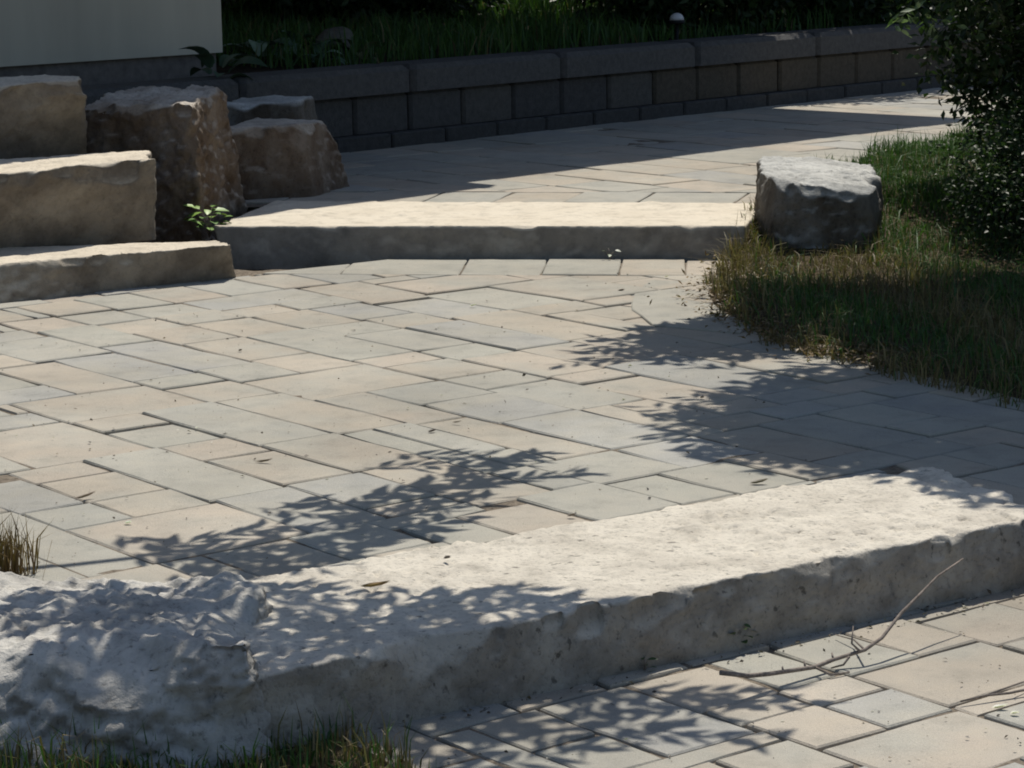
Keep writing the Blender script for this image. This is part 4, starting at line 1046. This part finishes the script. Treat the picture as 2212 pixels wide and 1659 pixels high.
def tuft(name, x, y, z, n, h, spread, cols, label, cat, seed, group=None):
    r = np.random.default_rng(seed)
    base = np.stack([x + r.normal(0, spread, n), y + r.normal(0, spread, n), np.full(n, z)], 1)
    az = r.uniform(0, 2 * math.pi, n); k = np.abs(r.normal(.35, .25, n))
    ln = np.stack([np.cos(az) * k, np.sin(az) * k, np.zeros(n)], 1)
    V, T, c = blades(r, base, r.uniform(h * .5, h, n), ln, r.uniform(.002, .0045, n), cols[r.integers(0, len(cols), n)] * r.uniform(.7, 1.2, (n, 1)))
    return tag(link(name, tri_mesh(name, V, T, c), M_GRASS), label, cat, group)


x, y = at(12, 1240, .0)
tuft("dry_grass_tuft", x, y, .0, 190, .16, .035, DRY * np.array([.9, .75, .65]), "dry reddish brown grass tuft behind the boulder at the left edge", "grass tuft", 5)

# ------------------------------------------------------------------ little weeds in the joints
def weed(px, py, z, n, s, label, seed, cols, dx=0, dy=0):
    r = random.Random(seed)
    x, y = at(px, py, z)
    root = empty("weed", (x + dx, y + dy, z)); tag(root, label, "weed", "weeds growing in the joints")
    sv, st = leaf_shape(.032 * s, .024 * s)
    lm = tri_mesh("leaf", sv, st); lm.materials.append(M_BROAD)
    sm = Soup()
    for k in range(n):
        az = 2.4 * k + r.uniform(-.4, .4); h = s * (.02 + .055 * (k / n)); rr = s * r.uniform(.01, .035)
        p = (math.cos(az) * rr, math.sin(az) * rr, h)
        sm.add(*tube([(0, 0, -.004), (p[0] * .4, p[1] * .4, h * .7), p], [.0012, .001, .0008], 4))
        o = bpy.data.objects.new("leaf", lm); C.objects.link(o); o.parent = root
        o.location = p; o.rotation_euler = (r.uniform(-.4, .4), r.uniform(-.5, .3), az)
        c = r.choice(cols); o.color = (*c, 1)
        sc = r.uniform(.75, 1.25); o.scale = (sc,) * 3
    sm.build("stem", M_TWIG, root)
    return root


BR = [(.16, .30, .05), (.12, .24, .05), (.22, .36, .06)]
weed(452, 512, .08, 26, 1.8, "bright green weed between the lowest left step and the far slab", 1, BR)
weed(1608, 1395, ZL, 14, .75, "dark green weed at the foot of the near slab, below its middle", 2, [(.05, .10, .03), (.07, .12, .035)], dx=-.01, dy=-.01)
weed(1392, 1450, ZL, 8, .5, "tiny weed at the foot of the near slab, left of the larger weed", 3, [(.06, .11, .04)])
weed(1318, 560, .0, 7, .7, "pale little weed at the foot of the far slab", 4, [(.30, .33, .25), (.2, .25, .14)], dy=-.02)

# ------------------------------------------------------------------ broken twig against the near slab
tw = empty("fallen_twig", (*at(1760, 1447, ZL), ZL))
tag(tw, "bare forked twig lying on the lower flags and leaning up the near slab", "twig", "bare twigs on the flags")
TL = tw.location.copy()


def tpt(px, py, z): return Vector((*at(px, py, z), z)) - TL


def twig_part(name, pts, rr):
    s = Soup(); vs, ts = tube([tpt(*p) for p in pts], rr, 6); s.add(vs, ts); o = s.build(name, M_TWIG, tw, True); return o


twig_part("main_stem", [(1556, 1453, ZL + .055), (1615, 1460, ZL + .04), (1660, 1456, ZL + .03), (1760, 1441, ZL + .018), (1800, 1425, ZL + .022), (1868, 1404, ZL + .035), (1905, 1378, ZL + .05), (1946, 1325, ZL + .085), (1985, 1286, ZL + .11), (2025, 1245, ZL + .135), (2080, 1207, ZL + .155)],
          [.0062, .0056, .0052, .005, .0046, .0042, .004, .0036, .0032, .0026, .0018])
twig_part("side_twig", [(1858, 1407, ZL + .034), (1840, 1390, ZL + .05), (1843, 1352, ZL + .085)], [.0032, .0026, .0014])
twig_part("side_twig", [(1868, 1404, ZL + .035), (1845, 1382, ZL + .02), (1805, 1371, ZL + .012)], [.0026, .002, .0012])
twig_part("side_twig", [(1760, 1441, ZL + .018), (1795, 1458, ZL + .008), (1835, 1452, ZL + .006)], [.0035, .003, .002])
twig_part("side_twig", [(1835, 1418, ZL + .03), (1822, 1436, ZL + .012), (1795, 1443, ZL + .006)], [.003, .0024, .0016])
for (a, b) in (((1692, 1452, ZL + .026), (1690, 1440, ZL + .036)), ((1740, 1444, ZL + .02), (1737, 1428, ZL + .034)), ((1800, 1425, ZL + .022), (1797, 1410, ZL + .034))):
    twig_part("bud", [a, b], [.003, .0018])
tw2 = empty("fallen_twig", (*at(2130, 1505, ZL), ZL)); tag(tw2, "thin bare twig lying on the lower flags at the right edge", "twig", "bare twigs on the flags")
s = Soup()
s.add(*tube([Vector((*at(a, b, ZL + c), ZL + c)) - tw2.location for a, b, c in ((2075, 1515, .006), (2130, 1502, .01), (2180, 1497, .008), (2260, 1480, .012))], [.002, .003, .003, .0035], 5))
s.add(*tube([Vector((*at(a, b, ZL + c), ZL + c)) - tw2.location for a, b, c in ((2130, 1502, .01), (2190, 1480, .02), (2260, 1455, .015))], [.0025, .002, .0015], 5))
s.build("stem", M_TWIG, tw2, True)

# ------------------------------------------------------------------ crumbs on the paving
def crumb(name, px, py, z, L, Wd, col, label, seed, cat="debris", group="bits fallen on the flags"):
    r = random.Random(seed)
    x, y = at(px, py, z)
    sv, st = leaf_shape(L, Wd, .5, -.6)
    a = r.uniform(-.5, .5); ca, sa = math.cos(a), math.sin(a)
    sv = np.array([(v[0] * ca - v[1] * sa, v[0] * sa + v[1] * ca, v[2] + .002) for v in sv]) - np.array([L / 2, 0, 0])
    bot = sv * np.array([1, 1, 1]) - np.array([0, 0, .0025])
    V = np.concatenate([sv, bot]); T = np.concatenate([st, st[:, ::-1] + len(sv)])
    me = tri_mesh(name, V, T, np.tile(np.array(col, np.float32), (len(V), 1)))
    o = link(name, me, M_LEAF); o.location = (x, y, z + .004)
    return tag(o, label, cat, group)


for k, (nm, px, py, L, Wd, col, lab, ct) in enumerate((
        ("dead_leaf", 934, 936, .026, .014, (.05, .035, .025), "dark curled dead leaf above the leaf shadow in the middle", "dead leaf"),
        ("dead_leaf", 988, 915, .035, .006, (.10, .07, .05), "thin brown dead leaf just right of the dark curled one", "dead leaf"),
        ("dead_leaf", 185, 1080, .06, .012, (.13, .09, .06), "brown stalky dead leaf on a tan flag at the left", "dead leaf"),
        ("dead_leaf", 572, 1000, .055, .010, (.10, .07, .05), "twisted brown stalk on the flags left of the leaf shadow", "dead leaf"),
        ("paper_scrap", 278, 1133, .022, .012, (.75, .75, .74), "white scrap on the tan flag at lower left", "scrap"),
        ("pale_chip", 1022, 663, .03, .014, (.62, .60, .55), "pale chip on the blue-grey flags in the middle distance", "chip"),
        ("pale_chip", 425, 928, .010, .008, (.75, .73, .7), "tiny white chip in a joint left of centre", "chip"),
        ("dead_leaf", 1342, 630, .03, .014, (.09, .06, .04), "curled dead leaf on the flag beside the round-cut flag", "dead leaf"),
        ("seed_pod", 1517, 862, .015, .013, (.06, .045, .03), "small dark seed on a tan flag right of centre", "seed"),
        ("seed_pod", 519, 760, .015, .012, (.06, .045, .03), "small dark seed on a tan flag left of centre", "seed"),
        ("dead_leaf", 1640, 1047, .05, .018, (.12, .10, .07), "brown dead leaf at the back edge of the near slab", "dead leaf"),
        ("dead_leaf", 1235, 1118, .025, .012, (.10, .07, .05), "dead leaf in a joint behind the near slab", "dead leaf"),
        ("seed_pod", 1488, 693, .016, .014, (.05, .04, .03), "dark seed on the round-cut grey flag by the lawn", "seed"),
        ("pale_chip", 1440, 600, .02, .01, (.6, .57, .5), "pale chip on a flag near the lawn corner", "chip"),
)):
    crumb(nm, px, py, 0.0, L, Wd, col, lab, k, ct)
for k, (px, py, L, Wd, lab) in enumerate(((2160, 1533, .035, .014, "larger white chip in the joint at the lower right"), (2192, 1545, .02, .012, "smaller white chip in the joint at the lower right"))):
    crumb("pale_chip", px, py, ZL, L, Wd, (.72, .69, .64), lab, 50 + k, "chip")
crumb("dead_leaf", 812, 1270, .014, .07, .02, (.30, .19, .08), "ochre dead leaf on the left end of the near slab", 60, "dead leaf")
crumb("seed_pod", 966, 1210, .014, .018, .014, (.06, .045, .035), "dark seed on the top of the near slab", 61, "seed")

# grit, seeds and leaf crumbs too many to count
gr = np.random.default_rng(91)
def grit(P, z, n, cols, s0, s1, label):
    p = sample_poly(gr, P, n)
    pos = np.stack([p[:, 0], p[:, 1], np.full(n, z + .004)], 1)
    d = gr.normal(0, 1, (n, 3)); d[:, 2] *= .3
    sz = s0 + (s1 - s0) * gr.random(n) ** 3
    V, T, Cc = scatter_leaves(pos, d, np.tile([0, 0, 1.0], (n, 1)) + gr.normal(0, .35, (n, 3)), sz, sz * gr.uniform(.3, .8, n), np.array(cols)[gr.integers(0, len(cols), n)])
    tag(link("grit", tri_mesh("grit", V, T, Cc), M_LEAF), label, "grit", kind='stuff')
GC = [(.06, .045, .03), (.10, .07, .045), (.16, .12, .07), (.04, .035, .03), (.50, .47, .42)]
grit([at(-60, 700), at(1350, 590), at(1600, 700), at(1950, 990), at(900, 1195), at(-60, 1260)], 0.0, 900, GC, .004, .016, "fine grit and leaf crumbs scattered over the middle terrace")
grit([at(900, 1620, ZL), at(1250, 1510, ZL), at(2230, 1285, ZL), at(2260, 1680, ZL), at(900, 1680, ZL)], ZL, 220, GC, .003, .013, "fine grit and leaf crumbs on the lower flags")
grit([at(700, 1575, ZL), at(2230, 1268, ZL), at(2230, 1296, ZL), at(720, 1612, ZL)], ZL, 420, GC, .004, .018, "dirt and crumbs gathered along the foot of the near slab")

# ------------------------------------------------------------------ shrubs and trees
def leaf_cloud(rng, centers, per, spread, L, Wd, cols, up=.6):
    n = len(centers) * per
    c = np.repeat(np.array(centers), per, axis=0)
    o = rng.normal(0, 1, (n, 3)) * np.array(spread)
    pos = c + o
    d = o / (np.linalg.norm(o, axis=1, keepdims=True) + 1e-6) + rng.normal(0, .6, (n, 3)); d[:, 2] -= .25
    nr = rng.normal(0, .55, (n, 3)) + np.array([0, 0, up])
    tint = np.array(cols)[rng.integers(0, len(cols), n)] * rng.uniform(.7, 1.25, (n, 1))
    return scatter_leaves(pos, d, nr, rng.uniform(L[0], L[1], n), rng.uniform(Wd[0], Wd[1], n), tint)


def shrub(name, label, base, crown, radii, nclus, per, spread, L, Wd, cols, seed, cat="shrub", group=None, trunks=5, keep=None):
    r = np.random.default_rng(seed); rr = random.Random(seed)
    root = empty(name, base); tag(root, label, cat, group)
    cen = []
    while len(cen) < nclus:
        p = r.normal(0, 1, 3); p /= np.linalg.norm(p); q = r.random() ** .45
        c = np.array(crown) + p * q * np.array(radii) * (1 + .22 * noise.noise(Vector(p) * 2 + Vector((seed, 0, 0))))
        if keep is None or keep(c): cen.append(c)
    V, T, Cc = leaf_cloud(r, np.array(cen) - np.array(base), per, spread, L, Wd, cols)
    f = link("foliage", tri_mesh("foliage", V, T, Cc), M_LEAF, root); f["kind"] = "stuff"
    for k in range(trunks):
        c = cen[rr.randrange(len(cen))] - np.array(base)
        m = c * .5 + np.array([rr.uniform(-.1, .1), rr.uniform(-.1, .1), .1])
        s = Soup(); s.add(*tube([(rr.uniform(-.05, .05), rr.uniform(-.05, .05), -.05), tuple(m), tuple(c)], [.018, .012, .004], 6))
        s.build("stem", M_BARK, root, True)
    return root


DG = [(.025, .048, .016), (.034, .064, .02), (.02, .036, .014), (.045, .075, .028)]
# the leafy shrub at the right edge
shrub("leafy_shrub", "dark leafy shrub filling the upper right corner, beside the lawn", (2.95, 12.4, .12), (2.93, 12.25, 1.15), (1.04, .9, 1.25), 1700, 26, (.06, .06, .05), (.035, .065), (.018, .034), DG, 3, trunks=7)
# sunlit sprig at the shrub's upper left; paler leaf colour stands in for sunlight
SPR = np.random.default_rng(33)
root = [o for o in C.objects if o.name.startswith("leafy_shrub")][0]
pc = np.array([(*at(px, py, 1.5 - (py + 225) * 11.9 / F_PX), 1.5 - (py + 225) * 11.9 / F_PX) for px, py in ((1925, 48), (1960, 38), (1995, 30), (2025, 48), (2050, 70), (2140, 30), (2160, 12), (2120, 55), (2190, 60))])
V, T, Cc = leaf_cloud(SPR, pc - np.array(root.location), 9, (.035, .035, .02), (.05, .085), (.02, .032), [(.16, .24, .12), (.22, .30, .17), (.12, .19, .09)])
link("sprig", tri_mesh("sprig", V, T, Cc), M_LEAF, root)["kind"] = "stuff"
shrub("low_shrub", "low small-leaved bush on the lawn at the foot of the tall shrub", (2.42, 11.0, .08), (2.40, 11.0, .26), (.52, .62, .40), 640, 30, (.05, .05, .04), (.016, .03), (.011, .02), DG, 4, trunks=3)
# evergreen bushes behind the wall; tall ones enlarged to shade the bed and capstones
for k, (t, y, rx, h) in enumerate(((4.6, 1.3, .9, 2.2), (5.7, 1.0, .9, 2.8), (6.9, 1.05, 1.1, 3.0), (1.2, 5.4, 1.2, 1.6), (-1.0, 4.6, 1.1, 1.3), (3.2, 3.2, 1.0, 1.8), (6.6, 4.6, 1.9, 4.2))):
    x, y_ = wl_pt(t, y)
    lab = ("dark bush behind the wall just right of the white garden light", "dark bush behind the wall above the third capstone from the right shrub", "dark bush behind the wall hidden by the right-hand shrub", "deep green bush in the bed above the middle of the wall", "dark bush behind the plants right of the house corner", "far bush deep in the shaded bed left of the garden light", "tall far bush added behind the garden light to shade the bed")[k]
    shrub("garden_bush", lab, (x, y_, .5), (x, y_, .55 + h * .32), (rx, .8, h * .5), 560, 26, (.09, .09, .08), (.06, .11), (.028, .05), DG, 20 + k, "bush", "dark bushes in the garden bed", trunks=3)

# the two trees whose shade dapples the paving (their crowns stand above the picture)
LEAFT = [(.06, .12, .03), (.08, .14, .035), (.05, .10, .025)]


def shade_tree(name, label, trunk, limbs, sprays, clouds, seed):
    r = np.random.default_rng(seed); rr = random.Random(seed)
    root = empty(name, trunk[0]); tag(root, label, "tree", "trees overhanging the terrace")
    O = Vector(trunk[0])
    s = Soup(); s.add(*tube([Vector(p) - O for p in trunk], [.11 * (1 - .16 * i) for i in range(len(trunk))], 10)); s.build("trunk", M_BARK, root, True)
    for lb in limbs:
        s = Soup(); s.add(*tube([Vector(p) - O for p in lb], [.032 * (1 - .2 * i) for i in range(len(lb))], 7)); s.build("limb", M_BARK, root, True)
    fo = Soup(); tw_ = Soup()
    Vs, Ts, Cs, n0 = [], [], [], 0
    for (px, py, zg, h, ang, ln, nl) in sprays:
        gx, gy = at(px, py, zg)
        X, Y = towards_sun(gx, gy, h)
        d = np.array([math.cos(ang), math.sin(ang), -.12])
        a = np.array([X, Y, zg + h]) - d * ln * .5
        n = nl
        tt = (np.arange(n) + .5) / n
        tw_.add(*tube([Vector(a) - O, Vector(a + d * ln * .5) - O + Vector((0, 0, .02)), Vector(a + d * ln) - O], [.004, .003, .0015], 4))
        sidev = np.cross(d, [0, 0, 1.0]); sidev /= np.linalg.norm(sidev)
        sg = np.where(np.arange(n) % 2 == 0, 1.0, -1.0)
        pos = a + d * ln * tt[:, None]
        dr = d[None] * .8 + sidev[None] * (sg * r.uniform(.4, 1.0, n))[:, None] + r.normal(0, .18, (n, 3))
        nr = np.array([0, 0, 1.0]) + r.normal(0, .35, (n, 3))
        L = r.uniform(.08, .145, n); W = r.uniform(.03, .05, n)
        V, T, Cc = scatter_leaves(pos, dr, nr, L, W, np.array(LEAFT)[r.integers(0, 3, n)])
        Vs.append(V - np.array(O)); Ts.append(T + n0); Cs.append(Cc); n0 += len(V)
    for (poly, zg, h0, h1, ncl, per, spread) in clouds:
        g_ = sample_poly(r, poly, ncl)
        hh = r.uniform(h0, h1, ncl)
        k = hh / SUN.z
        cen = np.stack([g_[:, 0] + SUN.x * k, g_[:, 1] + SUN.y * k, zg + hh], 1)
        V, T, Cc = leaf_cloud(r, cen, per, spread, (.08, .13), (.035, .055), LEAFT, up=1.6)
        Vs.append(V - np.array(O)); Ts.append(T + n0); Cs.append(Cc); n0 += len(V)
    f = link("foliage", tri_mesh("foliage", np.concatenate(Vs), np.concatenate(Ts), np.concatenate(Cs)), M_LEAF, root); f["kind"] = "stuff"
    t_ = tw_.build("branchlets", M_BARK, root) if tw_.v else None
    if t_ is not None: t_["kind"] = "stuff"
    return root


rs = random.Random(77)
SP = []
def sp_(px, py, zg=0.0, ln=.38, n=15, h=None, ang=None):
    SP.append((px, py, zg, h if h else rs.uniform(1.45, 1.95), ang if ang is not None else rs.uniform(-.9, 1.1), ln, n))
for (px, py) in ((1000, 985), (1060, 1000), (940, 1005), (1120, 1035), (1010, 1045), (900, 1050), (960, 1060), (820, 1075), (880, 1100), (760, 1090), (940, 1100), (700, 1110), (820, 1130), (650, 1140), (740, 1160), (880, 1145), (600, 1170), (680, 1190), (540, 1190), (480, 1160), (560, 1215), (640, 1215), (420, 1215), (360, 1180), (760, 1190), (480, 1230)): sp_(px, py)
for (px, py) in ((560, 1265), (500, 1290), (640, 1290), (720, 1330), (600, 1330), (820, 1320), (900, 1330), (980, 1300), (1060, 1310), (1140, 1295), (760, 1370), (860, 1375), (680, 1400), (600, 1390), (520, 1370), (560, 1440), (640, 1440), (960, 1360), (1220, 1310), (1040, 1350), (740, 1420)): sp_(px, py, .012, .34)
for (px, py) in ((60, 1330), (110, 1350), (150, 1290), (130, 1420), (350, 1450), (300, 1470), (230, 1290), (300, 1300), (400, 1330), (250, 1350), (340, 1370), (280, 1400), (200, 1420), (330, 1310), (420, 1400), (460, 1480), (480, 1540), (470, 1600), (60, 1580), (170, 1580)): sp_(px, py, .04, .32)
for (px, py) in ((960, 1590), (880, 1610), (1020, 1620), (930, 1640), (1250, 1560), (1340, 1530), (1430, 1500), (1510, 1490), (1400, 1560), (1500, 1590), (1320, 1600), (1560, 1520), (1180, 1590), (1050, 1650), (960, 1560)): sp_(px, py, ZL, .32, 10)
shade_tree("shade_tree", "leafy tree standing beyond the left edge whose limbs dapple the near slab", [(-2.7, 7.6, -.1), (-2.65, 7.65, 1.0), (-2.5, 7.7, 2.0), (-2.3, 7.6, 2.9)],
           [[(-2.6, 7.6, 1.4), (-1.95, 6.95, 1.75), (-1.2, 6.85, 1.8), (-.5, 7.15, 1.8)], [(-2.55, 7.65, 1.6), (-1.8, 6.5, 1.75), (-.9, 6.3, 1.75), (-.2, 6.2, 1.7)]], SP, [], 5)
SHADE = [at(*p) for p in ((1660, 640), (1780, 618), (2000, 645), (2230, 600), (2500, 600), (2500, 1090), (2200, 1075), (2060, 1035), (1880, 1000), (1660, 955), (1510, 920), (1610, 868), (1850, 800), (1890, 785), (1870, 735), (1800, 650), (1700, 700))]
SHADE2 = [at(*p) for p in ((1380, 735), (1500, 712), (1640, 690), (1700, 735), (1560, 772), (1400, 765))]
shade_tree("shade_tree", "leafy tree standing beyond the right edge that shades the lawn and the right-hand flags", [(3.3, 10.2, .0), (3.25, 10.2, 1.2), (3.1, 10.3, 2.4), (2.9, 10.4, 3.6)],
           [[(3.1, 10.3, 2.4), (2.3, 10.2, 3.0), (1.6, 10.1, 3.3), (1.1, 9.9, 3.4)], [(3.15, 10.2, 2.0), (2.4, 9.4, 2.6), (1.8, 9.0, 2.9)], [(3.0, 10.4, 3.0), (2.4, 11.2, 3.4), (1.8, 11.6, 3.7)]],
           [(px, py, 0.0, rs.uniform(1.7, 2.2), rs.uniform(2.3, 4.0), .3, 10) for (px, py) in ((1330, 770), (1400, 745), (1290, 780), (1500, 790), (1480, 890), (1540, 930), (1600, 985), (1700, 985), (1530, 895), (1840, 1015), (1950, 1030), (2130, 1060), (2170, 1090), (1560, 870), (1620, 1000), (1720, 800), (1640, 770))],
           [(SHADE, 0.0, 1.7, 2.7, 680, 30, (.09, .09, .05)), (SHADE2, 0.0, 1.7, 2.3, 60, 26, (.07, .07, .04))], 6)
